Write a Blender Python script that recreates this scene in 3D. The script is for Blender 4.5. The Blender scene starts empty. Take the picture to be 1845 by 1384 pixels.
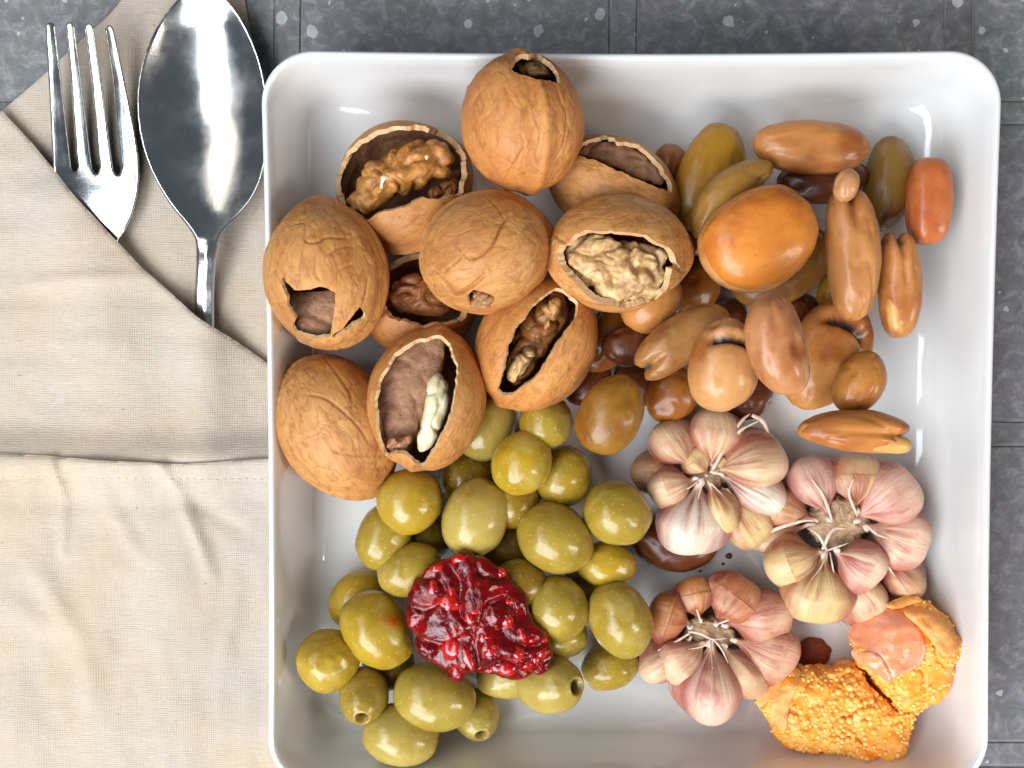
import bpy, math, random
import numpy as np
from mathutils import Vector, Matrix

random.seed(7)
RNG = np.random.RandomState(11)
SC = bpy.context.scene
COL = SC.collection
K = 0.00017                       # metres per unit; one unit is about one photo pixel at the height of the food
PI = math.pi

# ------------------------------------------------------------------ camera
FOC, W_PX, H_PX = 2100.0, 1845.0, 1384.0
TILT = math.radians(2.8)
CAM = np.array([0.0, FOC * math.sin(TILT), 60 + FOC * math.cos(TILT)])
VD = np.array([0, -math.sin(TILT), -math.cos(TILT)])
VR = np.array([1.0, 0, 0])
VU = np.array([0, math.cos(TILT), -math.sin(TILT)])
cam_data = bpy.data.cameras.new('camera')
cam_data.sensor_fit = 'HORIZONTAL'
cam_data.sensor_width = 36
cam_data.lens = 36 * FOC / W_PX
cam_data.clip_start, cam_data.clip_end = 0.01, 50
cam = bpy.data.objects.new('camera', cam_data)
COL.objects.link(cam)
cam.location = Vector(CAM * K)
cam.rotation_euler = (-TILT, 0, 0)
SC.camera = cam

# ------------------------------------------------------------------ world, lamps, exposure
wd = bpy.data.worlds.new('World')
SC.world = wd
wd.use_nodes = True
bgn = wd.node_tree.nodes['Background']
bgn.inputs[0].default_value = (0.72, 0.84, 1.0, 1)
bgn.inputs[1].default_value = 0.10

def area(name, loc, target, sx, sy, power, col):
    l = bpy.data.lights.new(name, 'AREA')
    l.shape = 'RECTANGLE'
    l.size, l.size_y = sx, sy
    l.energy = power
    l.color = col
    o = bpy.data.objects.new(name, l)
    COL.objects.link(o)
    o.location = loc
    o.rotation_euler = (Vector(target) - Vector(loc)).to_track_quat('-Z', 'Y').to_euler()
    return o
area('window_light', (-0.50, -0.92, 0.98), (0.0, 0, 0), 1.1, 0.85, 29.0, (0.92, 0.96, 1.0))
area('side_window_light', (0.95, -0.45, 0.75), (0.05, 0, 0), 0.20, 0.50, 5.0, (1.0, 0.92, 0.80))
area('overhead_window_light', (-0.62, -0.10, 1.10), (0, 0, 0), 0.80, 0.50, 7.0, (0.86, 0.93, 1.0))
area('far_fill_light', (-0.85, 0.62, 1.05), (0, 0, 0), 0.6, 0.45, 2.2, (1.0, 0.94, 0.86))  # added fill lamp: brightens the spoon's reflection and the plate's lower wall

SC.view_settings.view_transform = 'Standard'
SC.view_settings.look = 'None'
SC.view_settings.exposure = 0.22
SC.view_settings.gamma = 1.0
SC.render.engine = 'CYCLES'
SC.cycles.use_denoising = True
SC.cycles.max_bounces = 8
SC.cycles.caustics_reflective = False
SC.cycles.caustics_refractive = False

# ------------------------------------------------------------------ geometry helpers
def P(px, py, z):
    """the point at height z seen at a place of the photograph"""
    px = np.asarray(px, float); py = np.asarray(py, float)
    d = VD * FOC + np.multiply.outer(px - W_PX / 2, VR) + np.multiply.outer(H_PX / 2 - py, VU)
    t = (z - CAM[2]) / d[..., 2]
    return CAM + d * t[..., None]

def proj(p):
    v = p - CAM
    dep = v @ VD
    return np.stack([W_PX / 2 + FOC * (v @ VR) / dep, H_PX / 2 - FOC * (v @ VU) / dep], -1)

def depth_scale(z):
    return (CAM[2] - z) / FOC

def zoomed(pts, ox, oy, s):
    return [(ox + x / s, oy + y / s) for x, y in pts]

_G = np.random.RandomState(3).normal(size=(256, 3))
_G /= np.linalg.norm(_G, axis=1)[:, None]
_PERM = np.random.RandomState(5).permutation(256)
def pn(p, seed=0):
    """gradient noise, about -0.7..0.7"""
    p = np.asarray(p, float) + seed * 17.31
    i = np.floor(p).astype(int)
    f = p - i
    u = f * f * f * (f * (f * 6 - 15) + 10)
    def g(dx, dy, dz):
        h = _PERM[(_PERM[(_PERM[(i[..., 0] + dx) & 255] + i[..., 1] + dy) & 255] + i[..., 2] + dz) & 255]
        gr = _G[h]
        return gr[..., 0] * (f[..., 0] - dx) + gr[..., 1] * (f[..., 1] - dy) + gr[..., 2] * (f[..., 2] - dz)
    def lp(a, b, t): return a + (b - a) * t
    x00 = lp(g(0, 0, 0), g(1, 0, 0), u[..., 0]); x10 = lp(g(0, 1, 0), g(1, 1, 0), u[..., 0])
    x01 = lp(g(0, 0, 1), g(1, 0, 1), u[..., 0]); x11 = lp(g(0, 1, 1), g(1, 1, 1), u[..., 0])
    return lp(lp(x00, x10, u[..., 1]), lp(x01, x11, u[..., 1]), u[..., 2])

def fbm(p, seed=0, oct=4):
    s, a = 0, 1.0
    p = np.asarray(p, float)
    for k in range(oct):
        s = s + a * pn(p * 2 ** k, seed + k)
        a *= 0.5
    return s

def crease(p, seed, w):
    return np.exp(-(pn(p, seed) / w) ** 2)

def sstep(a, b, x):
    t = np.clip((x - a) / (b - a), 0, 1)
    return t * t * (3 - 2 * t)

def sdpoly(pts, poly):
    """signed distance to a polygon, negative inside"""
    pts = np.asarray(pts, float); poly = np.asarray(poly, float)
    out = np.full(len(pts), 1e18)
    ins = np.zeros(len(pts), bool)
    for k in range(len(poly)):
        a, b = poly[k], poly[(k + 1) % len(poly)]
        e = b - a
        w = pts - a
        t = np.clip((w @ e) / max(e @ e, 1e-9), 0, 1)
        d = w - t[:, None] * e
        out = np.minimum(out, (d * d).sum(1))
        c = (a[1] <= pts[:, 1]) != (b[1] <= pts[:, 1])
        xx = a[0] + (pts[:, 1] - a[1]) / (e[1] if abs(e[1]) > 1e-9 else 1e-9) * e[0]
        ins ^= c & (pts[:, 0] < xx)
    d = np.sqrt(out)
    return np.where(ins, -d, d)

def smooth_poly(poly, it=2):
    p = np.asarray(poly, float)
    for _ in range(it):                                   # corner cutting
        q = np.roll(p, -1, 0)
        p = np.stack([0.75 * p + 0.25 * q, 0.25 * p + 0.75 * q], 1).reshape(-1, 2)
    return p

def rot(ang=0, roll=0, pitch=0):
    """local x along the image-plane angle, rolled about itself, its far end raised by pitch (degrees)"""
    m = Matrix.Rotation(math.radians(ang), 3, 'Z') @ Matrix.Rotation(math.radians(-pitch), 3, 'Y') @ Matrix.Rotation(math.radians(roll), 3, 'X')
    return np.array(m)

_SPH = {}
def sphere(nu, nv):
    """unit sphere with its poles on the x axis: nu rings by nv segments"""
    if (nu, nv) in _SPH: return _SPH[(nu, nv)]
    th = np.linspace(0, PI, nu + 1)[1:-1]
    ph = np.arange(nv) * 2 * PI / nv
    T, F = np.meshgrid(th, ph, indexing='ij')
    v = np.stack([np.cos(T), np.sin(T) * np.cos(F), np.sin(T) * np.sin(F)], -1).reshape(-1, 3)
    v = np.vstack([v, [[1, 0, 0], [-1, 0, 0]]])
    n = nu - 1
    faces = []
    for i in range(n - 1):
        for j in range(nv):
            k = (j + 1) % nv
            faces.append((i * nv + j, (i + 1) * nv + j, (i + 1) * nv + k, i * nv + k))
    a, b = n * nv, n * nv + 1
    for j in range(nv):
        k = (j + 1) % nv
        faces.append((a, j, k))
        faces.append((b, (n - 1) * nv + k, (n - 1) * nv + j))
    _SPH[(nu, nv)] = (v, faces)
    return v, faces

def mesh(name, v, f, mats, mi=None, attrs=None, smooth=True):
    me = bpy.data.meshes.new(name)
    me.from_pydata((np.asarray(v) * K).tolist(), [], [tuple(int(i) for i in q) for q in f])
    for m in (mats if isinstance(mats, (list, tuple)) else [mats]):
        me.materials.append(m)
    if mi is not None:
        me.polygons.foreach_set('material_index', np.asarray(mi, dtype=np.int32))
    if smooth:
        me.polygons.foreach_set('use_smooth', np.ones(len(me.polygons), dtype=bool))
    for k, a in (attrs or {}).items():
        a = np.asarray(a, dtype=np.float32)
        at = me.attributes.new(k, 'FLOAT' if a.ndim == 1 else 'FLOAT_VECTOR', 'POINT')
        at.data.foreach_set('value' if a.ndim == 1 else 'vector', a.ravel())
    me.update()
    return me

def put(name, me, loc=(0, 0, 0), parent=None, color=None):
    o = bpy.data.objects.new(name, me)
    COL.objects.link(o)
    o.location = Vector(np.asarray(loc, float) * K)
    if parent is not None: o.parent = parent
    if color is not None: o.color = (*color, 1)
    return o

def empty(name, loc):
    return put(name, None, loc)

def tag(o, label, cat, group=None):
    o['label'] = label
    o['category'] = cat
    if group: o['group'] = group
    return o

def snap_cut(v, faces, f, aux=None):
    """keeps the part of a mesh where f > 0, its border moved on to f = 0; returns vertices, faces, border edges"""
    ins = f > 0
    v = v.copy()
    keep = [q for q in faces if any(ins[i] for i in q)]
    near = {}
    for q in keep:
        for a, b in zip(q, q[1:] + q[:1]):
            for i, j in ((a, b), (b, a)):
                if not ins[i] and ins[j]:
                    t = f[j] / (f[j] - f[i])
                    if i not in near or t > near[i][1]: near[i] = (j, t)
    src = v.copy()
    for i, (j, t) in near.items():
        v[i] = src[j] + (src[i] - src[j]) * min(t, 1.0)
    good = []
    for q in keep:
        q = tuple(i for i in q if ins[i] or i in near)
        if len(q) >= 3: good.append(q)
    used = sorted({i for q in good for i in q})
    re = {o: n for n, o in enumerate(used)}
    good = [tuple(re[i] for i in q) for q in good]
    cnt = {}
    for q in good:
        for a, b in zip(q, q[1:] + q[:1]):
            cnt[(a, b)] = 1
    border = [(a, b) for (a, b) in cnt if (b, a) not in cnt]
    return v[used], good, border, np.array(used)

def sheet(poly, step, fn, fat=0.0):
    """a closed slab over a polygon (world x, y): fn(x, y, d) gives its upper and lower surface, d = distance in from the edge"""
    poly = np.asarray(poly, float)
    x0, y0 = poly.min(0) - step * 1.5
    x1, y1 = poly.max(0) + step * 1.5
    xs = np.arange(x0, x1 + step, step); ys = np.arange(y0, y1 + step, step)
    X, Y = np.meshgrid(xs, ys, indexing='ij')
    pts = np.stack([X.ravel(), Y.ravel()], 1)
    f = fat - sdpoly(pts, poly)
    ny = len(ys)
    I, J = np.meshgrid(np.arange(len(xs) - 1), np.arange(ny - 1), indexing='ij')
    a = (I * ny + J).ravel()
    anyin = (f[a] > 0) | (f[a + ny] > 0) | (f[a + ny + 1] > 0) | (f[a + 1] > 0)
    a = a[anyin]
    faces = [(int(k), int(k + ny), int(k + ny + 1), int(k + 1)) for k in a]
    v2, fc, border, used = snap_cut(np.hstack([pts, np.zeros((len(pts), 1))]), faces, f)
    d = np.maximum(f[used], 0)
    bset = {i for e in border for i in e}
    for i in bset: d[i] = 0
    up, lo = fn(v2[:, 0], v2[:, 1], d)
    n = len(v2)
    vt = np.stack([v2[:, 0], v2[:, 1], up], 1)
    vb = np.stack([v2[:, 0], v2[:, 1], lo], 1)
    fs = list(fc) + [tuple(i + n for i in reversed(q)) for q in fc]
    for a, b in border:
        fs.append((b, a, a + n, b + n))
    return np.vstack([vt, vb]), fs

def keep_place(v, z0):
    q = proj(np.column_stack([v[:, :2], np.full(len(v), float(z0))]))
    w = P(q[:, 0], q[:, 1], 0.0)
    t = (v[:, 2] / CAM[2])[:, None]
    w = w + (CAM - w) * t
    return w

def edge_round(d, r, th):
    u = np.clip(d / r, 0, 1)
    return th * np.sqrt(np.maximum(1 - (1 - u) ** 2, 0))

def blob(poly_px, zc, up, dn, nu=40, nv=90, flat=2.0, sm=2):
    """a closed lump whose outline from above is the polygon; returns world points, faces, centre and unit directions"""
    poly = smooth_poly(poly_px, sm)
    w = P(poly[:, 0], poly[:, 1], zc)
    c = np.array([*(w[:, :2].max(0) + w[:, :2].min(0)) / 2, zc])
    cen = w[:, :2].mean(0); c[:2] = 0.5 * c[:2] + 0.5 * cen
    d, faces = sphere(nu, nv)
    d = d[:, [1, 2, 0]]                                   # poles on z
    ph = np.arctan2(d[:, 1], d[:, 0])
    rel = w[:, :2] - c[:2]
    pa = np.arctan2(rel[:, 1], rel[:, 0])
    angs = np.linspace(-PI, PI, 361)
    r = np.zeros(361)
    for k in range(len(rel)):
        a, b = rel[k], rel[(k + 1) % len(rel)]
        e = b - a
        for m, t in enumerate(angs):
            u = np.array([math.cos(t), math.sin(t)])
            den = u[0] * e[1] - u[1] * e[0]
            if abs(den) < 1e-9: continue
            s = (a[0] * e[1] - a[1] * e[0]) / den
            q = (a[0] * u[1] - a[1] * u[0]) / den
            if s > 0 and -1e-6 <= q <= 1 + 1e-6: r[m] = max(r[m], s)
    rr = np.interp(ph, angs, r)
    h = np.hypot(d[:, 0], d[:, 1])
    z = d[:, 2]
    zz = np.sign(z) * np.abs(z) ** (2.0 / flat)
    p = np.stack([rr * h * np.cos(ph), rr * h * np.sin(ph), np.where(zz > 0, zz * up, zz * dn)], 1)
    return p, faces, c, d

def normals(v, faces):
    n = np.zeros_like(v)
    for m in (3, 4):
        q = np.array([f for f in faces if len(f) == m])
        if len(q) == 0: continue
        a, b, c = v[q[:, 0]], v[q[:, 1]], v[q[:, -1]]
        fn = np.cross(b - a, c - a)
        for k in range(m): np.add.at(n, q[:, k], fn)
    return n / np.maximum(np.linalg.norm(n, axis=1), 1e-9)[:, None]

def tube(path, rad, n=10, flat=1.0):
    path = np.asarray(path, float); rad = np.asarray(rad, float)
    tg = np.gradient(path, axis=0); tg /= np.linalg.norm(tg, axis=1)[:, None]
    s = np.cross(tg, [0, 0, 1.0]); s /= np.maximum(np.linalg.norm(s, axis=1), 1e-6)[:, None]
    u = np.cross(s, tg)
    a = np.arange(n) * 2 * PI / n
    v = path[:, None, :] + rad[:, None, None] * (np.cos(a)[None, :, None] * s[:, None, :] + flat * np.sin(a)[None, :, None] * u[:, None, :])
    m = len(path)
    v = v.reshape(-1, 3)
    fs = []
    for i in range(m - 1):
        for j in range(n):
            k = (j + 1) % n
            fs.append((i * n + j, i * n + k, (i + 1) * n + k, (i + 1) * n + j))
    fs.append(tuple(range(n - 1, -1, -1)))
    fs.append(tuple((m - 1) * n + j for j in range(n)))
    return v, fs

def spline(pts, n):
    """Catmull-Rom through points"""
    p = np.asarray(pts, float)
    p = np.vstack([2 * p[0] - p[1], p, 2 * p[-1] - p[-2]])
    m = len(p) - 3
    t = np.linspace(0, m - 1e-6, n)
    i = t.astype(int); f = (t - i)[:, None]
    a, b, c, d = p[i], p[i + 1], p[i + 2], p[i + 3]
    return 0.5 * (2 * b + (c - a) * f + (2 * a - 5 * b + 4 * c - d) * f ** 2 + (3 * b - a - 3 * c + d) * f ** 3)

# ------------------------------------------------------------------ materials
class NT:
    def __init__(s, name):
        s.m = bpy.data.materials.new(name)
        s.m.use_nodes = True
        s.t = s.m.node_tree
        s.b = s.t.nodes['Principled BSDF']
    def n(s, kind, **kw):
        nd = s.t.nodes.new(kind)
        for k, v in kw.items():
            if hasattr(nd, k): setattr(nd, k, v)
        return nd
    def link(s, a, b): s.t.links.new(a, b)
    def coord(s, scale=(1, 1, 1), offset_by_object=True):
        """object coordinates in units (about one photo pixel), shifted per object so that no two look alike"""
        tc = s.n('ShaderNodeTexCoord')
        mp = s.n('ShaderNodeMapping')
        mp.inputs['Scale'].default_value = [c / K for c in scale]
        s.link(tc.outputs['Object'], mp.inputs['Vector'])
        if not offset_by_object: return mp.outputs[0]
        oi = s.n('ShaderNodeObjectInfo')
        mu = s.n('ShaderNodeMath', operation='MULTIPLY'); mu.inputs[1].default_value = 937.0
        s.link(oi.outputs['Random'], mu.inputs[0])
        ad = s.n('ShaderNodeVectorMath', operation='ADD')
        s.link(mp.outputs[0], ad.inputs[0]); s.link(mu.outputs[0], ad.inputs[1])
        return ad.outputs[0]
    def attr(s, name):
        a = s.n('ShaderNodeAttribute'); a.attribute_name = name
        return a
    def noise(s, vec, scale, detail=4, rough=0.55, dist=0.0):
        nd = s.n('ShaderNodeTexNoise')
        nd.inputs['Scale'].default_value = scale; nd.inputs['Detail'].default_value = detail
        nd.inputs['Roughness'].default_value = rough; nd.inputs['Distortion'].default_value = dist
        s.link(vec, nd.inputs['Vector'])
        return nd.outputs['Fac']
    def voro(s, vec, scale, out='Distance', feature='F1', rand=1.0):
        nd = s.n('ShaderNodeTexVoronoi'); nd.feature = feature
        nd.inputs['Scale'].default_value = scale; nd.inputs['Randomness'].default_value = rand
        s.link(vec, nd.inputs['Vector'])
        return nd.outputs[out]
    def ramp(s, fac, stops, interp='LINEAR'):
        r = s.n('ShaderNodeValToRGB'); r.color_ramp.interpolation = interp
        e = r.color_ramp.elements
        while len(e) < len(stops): e.new(0.5)
        for k, (p, c) in enumerate(stops):
            e[k].position = p
            e[k].color = (*c, 1) if isinstance(c, (tuple, list)) else (c, c, c, 1)
        s.link(fac, r.inputs[0])
        return r.outputs[0]
    def mix(s, fac, a, b, mode='MIX'):
        m = s.n('ShaderNodeMix'); m.data_type = 'RGBA'; m.blend_type = mode
        for sock, val in ((m.inputs[0], fac), (m.inputs[6], a), (m.inputs[7], b)):
            if hasattr(val, 'links'): s.link(val, sock)
            elif isinstance(val, (tuple, list)): sock.default_value = (*val, 1)
            else: sock.default_value = val
        return m.outputs[2]
    def math(s, op, a, b=0.0, c=None):
        m = s.n('ShaderNodeMath', operation=op)
        for k, val in enumerate((a, b) if c is None else (a, b, c)):
            if hasattr(val, 'links'): s.link(val, m.inputs[k])
            else: m.inputs[k].default_value = val
        return m.outputs[0]
    def bump(s, h, dist, strength=1.0, prev=None):
        b = s.n('ShaderNodeBump')
        b.inputs['Strength'].default_value = strength; b.inputs['Distance'].default_value = dist * K
        s.link(h, b.inputs['Height'])
        if prev is not None: s.link(prev, b.inputs['Normal'])
        return b.outputs[0]
    def set(s, **kw):
        for k, v in kw.items():
            i = s.b.inputs[k.replace('_', ' ')]
            if hasattr(v, 'links'): s.link(v, i)
            elif isinstance(v, tuple) and len(v) == 3 and i.type == 'RGBA': i.default_value = (*v, 1)
            else: i.default_value = v
        return s.m
    def sss(s, w, r, scale=1.0):
        s.b.inputs['Subsurface Weight'].default_value = w
        s.b.inputs['Subsurface Radius'].default_value = r
        s.b.inputs['Subsurface Scale'].default_value = scale * K

M = {}
def mat_walnut():
    t = NT('walnut_shell')
    c = t.coord((0.6, 1, 1))
    big = t.noise(c, 0.012, 3)
    mid = t.noise(c, 0.05, 6, 0.6, 0.4)
    oi = t.n('ShaderNodeObjectInfo')
    base = t.ramp(big, [(0.3, (0.39, 0.155, 0.042)), (0.5, (0.52, 0.24, 0.070)), (0.72, (0.60, 0.31, 0.108))])
    base = t.mix(t.ramp(mid, [(0.35, 0.40), (0.60, 0.0)]), base, (0.42, 0.155, 0.045))
    base = t.mix(1.0, base, oi.outputs['Color'], 'MULTIPLY')
    gr = t.noise(t.coord((0.5, 1, 1)), 0.06, 6, 0.62, 1.2)
    base = t.mix(t.ramp(gr, [(0.36, 0.6), (0.50, 0.0)]), base, (0.30, 0.10, 0.025))
    c2 = t.coord((0.6, 1, 1))
    h1 = t.noise(c2, 0.035, 6, 0.55, 1.0)
    c3 = t.coord((0.5, 1, 1))
    wz = t.n('ShaderNodeTexNoise'); wz.inputs['Scale'].default_value = 0.03; wz.inputs['Detail'].default_value = 3; t.link(c3, wz.inputs['Vector'])
    wa = t.n('ShaderNodeVectorMath', operation='MULTIPLY_ADD'); wa.inputs[1].default_value = (34, 34, 34)
    t.link(wz.outputs['Color'], wa.inputs[0]); t.link(c3, wa.inputs[2])
    v = t.voro(wa.outputs[0], 0.022, 'Distance', 'DISTANCE_TO_EDGE')
    vein = t.ramp(v, [(0.0, 0.0), (0.05, 1.0)])
    base = t.mix(t.ramp(v, [(0.0, 0.4), (0.025, 0.0)]), base, (0.30, 0.115, 0.035))
    nrm = t.bump(h1, 6.0, 0.5)
    nrm = t.bump(vein, 1.2, 0.3, nrm)
    nrm = t.bump(t.noise(c, 0.3, 3), 0.6, 0.25, nrm)
    M['shell'] = t.set(Base_Color=base, Roughness=0.50, Normal=nrm, Specular_IOR_Level=0.35)
    t = NT('walnut_shell_edge')
    c = t.coord()
    M['shell_edge'] = t.set(Base_Color=t.ramp(t.noise(c, 0.08, 4), [(0.3, (0.52, 0.29, 0.13)), (0.7, (0.68, 0.45, 0.24))]), Roughness=0.6,
                            Normal=t.bump(t.noise(c, 0.3, 4), 2, 0.5))
    t = NT('walnut_shell_inside')
    c = t.coord()
    M['shell_in'] = t.set(Base_Color=t.ramp(t.noise(c, 0.04, 5, 0.6), [(0.3, (0.20, 0.085, 0.04)), (0.55, (0.32, 0.15, 0.075)), (0.75, (0.44, 0.24, 0.13))]), Roughness=0.6,
                          Normal=t.bump(t.noise(c, 0.10, 6, 0.65, 0.5), 5, 0.7))
    t = NT('walnut_kernel')
    c = t.coord()
    oi = t.n('ShaderNodeObjectInfo')
    base = t.mix(t.ramp(t.noise(c, 0.06, 5, 0.65, 0.6), [(0.36, 0.75), (0.62, 0.0)]), oi.outputs['Color'], (0.22, 0.075, 0.018))
    t.sss(0.15, (8, 4, 2))
    M['kernel'] = t.set(Base_Color=base, Roughness=0.38, Normal=t.bump(t.noise(c, 0.12, 5, 0.6), 3.5, 0.6))
    t = NT('walnut_kernel_flesh')
    c = t.coord()
    base = t.ramp(t.noise(c, 0.05, 4), [(0.35, (0.66, 0.54, 0.28)), (0.6, (0.80, 0.72, 0.48))])
    t.sss(0.2, (8, 5, 3))
    M['kernel_white'] = t.set(Base_Color=base, Roughness=0.45, Normal=t.bump(t.noise(c, 0.15, 5, 0.6), 2.5, 0.5))

def mat_olive():
    t = NT('olive_skin')
    c = t.coord()
    oi = t.n('ShaderNodeObjectInfo')
    n = t.noise(c, 0.014, 3, 0.5)
    base = t.mix(t.ramp(n, [(0.36, 0.55), (0.62, 0.0)]), oi.outputs['Color'], (0.27, 0.165, 0.012))
    n2 = t.noise(c, 0.022, 3, 0.5, 0.5)
    base = t.mix(t.ramp(n2, [(0.50, 0.0), (0.75, 0.7)]), base, (0.45, 0.335, 0.09))
    sp = t.voro(c, 0.10)
    base = t.mix(t.ramp(sp, [(0.08, 0.6), (0.20, 0.0)]), base, (0.62, 0.48, 0.17))
    dk = t.voro(t.coord((0.7, 1.1, 1)), 0.022)
    base = t.mix(t.ramp(dk, [(0.02, 0.35), (0.09, 0.0)]), base, (0.16, 0.09, 0.01))
    hole = t.attr('dark').outputs['Fac']
    base = t.mix(hole, base, (0.20, 0.11, 0.02))
    base = t.mix(t.math('MULTIPLY', t.attr('stain').outputs['Fac'], t.ramp(t.noise(c, 0.12, 4), [(0.3, 0.35), (0.6, 1.0)])), base, (0.50, 0.075, 0.004))
    nrm = t.bump(t.noise(c, 0.05, 4, 0.6), 3.0, 0.22)
    nrm = t.bump(sp, 1.5, 0.12, nrm)
    t.sss(0.2, (9, 5, 1.5))
    M['olive'] = t.set(Base_Color=base, Roughness=0.24, Normal=nrm, Coat_Weight=0.15, Coat_Roughness=0.05, Specular_IOR_Level=0.4)

def mat_bean():
    t = NT('bean_skin')
    c = t.coord((1, 1, 1))
    oi = t.n('ShaderNodeObjectInfo')
    n = t.noise(c, 0.011, 3, 0.5, 0.2)
    br = t.mix(1.0, oi.outputs['Color'], (1.2, 1.32, 1.5), 'MULTIPLY')
    dk = t.mix(1.0, oi.outputs['Color'], (0.66, 0.46, 0.32), 'MULTIPLY')
    base = t.mix(t.ramp(n, [(0.30, 1.0), (0.5, 0.0)]), oi.outputs['Color'], dk)
    base = t.mix(t.ramp(t.noise(c, 0.02, 4), [(0.5, 0.0), (0.75, 0.8)]), base, br)
    base = t.mix(t.ramp(t.noise(c, 0.09, 4, 0.6), [(0.60, 0.0), (0.72, 0.35)]), base, dk)
    base = t.mix(t.attr('dark').outputs['Fac'], base, (0.018, 0.010, 0.008))
    nrm = t.bump(t.noise(t.coord((0.8, 1, 1)), 0.05, 4, 0.55, 0.5), 4.0, 0.28)
    t.sss(0.2, (9, 4.5, 2))
    M['bean'] = t.set(Base_Color=base, Roughness=0.36, Normal=nrm, Specular_IOR_Level=0.36, Coat_Weight=0.15, Coat_Roughness=0.08)

def mat_garlic():
    t = NT('garlic_skin')
    oi = t.n('ShaderNodeObjectInfo')
    sv = t.attr('streak').outputs['Vector']
    mu = t.n('ShaderNodeMath', operation='MULTIPLY'); mu.inputs[1].default_value = 51.0
    t.link(oi.outputs['Random'], mu.inputs[0])
    ad = t.n('ShaderNodeVectorMath', operation='ADD'); t.link(sv, ad.inputs[0]); t.link(mu.outputs[0], ad.inputs[1])
    st = t.noise(ad.outputs[0], 2.2, 6, 0.65)
    fine = t.noise(ad.outputs[0], 7.0, 4, 0.6)
    tt = t.attr('along').outputs['Fac']
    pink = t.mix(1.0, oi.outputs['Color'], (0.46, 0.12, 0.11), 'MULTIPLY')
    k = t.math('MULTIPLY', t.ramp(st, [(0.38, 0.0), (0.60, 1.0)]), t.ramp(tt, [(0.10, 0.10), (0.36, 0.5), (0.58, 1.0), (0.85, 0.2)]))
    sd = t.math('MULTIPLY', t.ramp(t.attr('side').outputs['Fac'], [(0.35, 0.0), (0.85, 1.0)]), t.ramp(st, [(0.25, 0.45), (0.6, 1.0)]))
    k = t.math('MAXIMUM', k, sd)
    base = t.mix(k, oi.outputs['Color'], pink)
    c = t.coord()
    base = t.mix(t.ramp(t.noise(c, 0.022, 3), [(0.5, 0.0), (0.75, 0.55)]), base, (0.72, 0.52, 0.32))
    base = t.mix(t.ramp(tt, [(0.70, 0.0), (0.82, 1.0)]), base, (0.72, 0.58, 0.48))
    base = t.mix(t.ramp(fine, [(0.58, 0.0), (0.75, 0.25)]), base, (0.74, 0.62, 0.54))
    nrm = t.bump(fine, 3.5, 0.45)
    nrm = t.bump(st, 5.0, 0.35, nrm)
    nrm = t.bump(t.noise(c, 0.05, 4), 2.5, 0.25, nrm)
    t.sss(0.12, (8, 4, 2.5))
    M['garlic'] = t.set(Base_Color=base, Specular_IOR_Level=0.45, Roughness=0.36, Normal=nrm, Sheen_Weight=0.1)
    t = NT('garlic_paper')
    c = t.coord((1, 0.25, 1))
    M['paper'] = t.set(Base_Color=t.ramp(t.noise(c, 0.12, 4), [(0.3, (0.50, 0.34, 0.25)), (0.7, (0.70, 0.55, 0.45))]), Roughness=0.5,
                       Normal=t.bump(t.noise(c, 0.15, 5), 3, 0.5))
    t = NT('garlic_stalk')
    c = t.coord()
    M['stalk'] = t.set(Base_Color=t.ramp(t.noise(c, 0.12, 5), [(0.3, (0.34, 0.20, 0.11)), (0.7, (0.60, 0.42, 0.25))]), Roughness=0.7,
                       Normal=t.bump(t.noise(c, 0.2, 5), 4, 0.7))

def mat_jam():
    t = NT('jam')
    c = t.coord(offset_by_object=False)
    n = t.noise(c, 0.035, 5, 0.6, 0.8)
    base = t.ramp(n, [(0.3, (0.055, 0.0008, 0.0015)), (0.52, (0.15, 0.0012, 0.002)), (0.75, (0.36, 0.004, 0.005))])
    nrm = t.bump(t.noise(c, 0.045, 3, 0.5, 1.5), 8, 0.4)
    nrm = t.bump(t.noise(c, 0.12, 2, 0.5, 0.6), 3.0, 0.35, nrm)
    t.sss(0.2, (12, 1.0, 1.0))
    M['jam'] = t.set(Base_Color=base, Roughness=0.07, Normal=nrm, Specular_IOR_Level=0.35, Coat_Weight=0.25, Coat_Roughness=0.02)
    t = NT('jam_fruit')
    c = t.coord()
    base = t.ramp(t.noise(c, 0.05, 3), [(0.35, (0.28, 0.003, 0.005)), (0.65, (0.60, 0.012, 0.010))])
    t.sss(0.4, (12, 2, 1.5))
    M['fruit'] = t.set(Base_Color=base, Roughness=0.12, Normal=t.bump(t.noise(c, 0.09, 4), 4, 0.4), Coat_Weight=0.6, Coat_Roughness=0.03)

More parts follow.
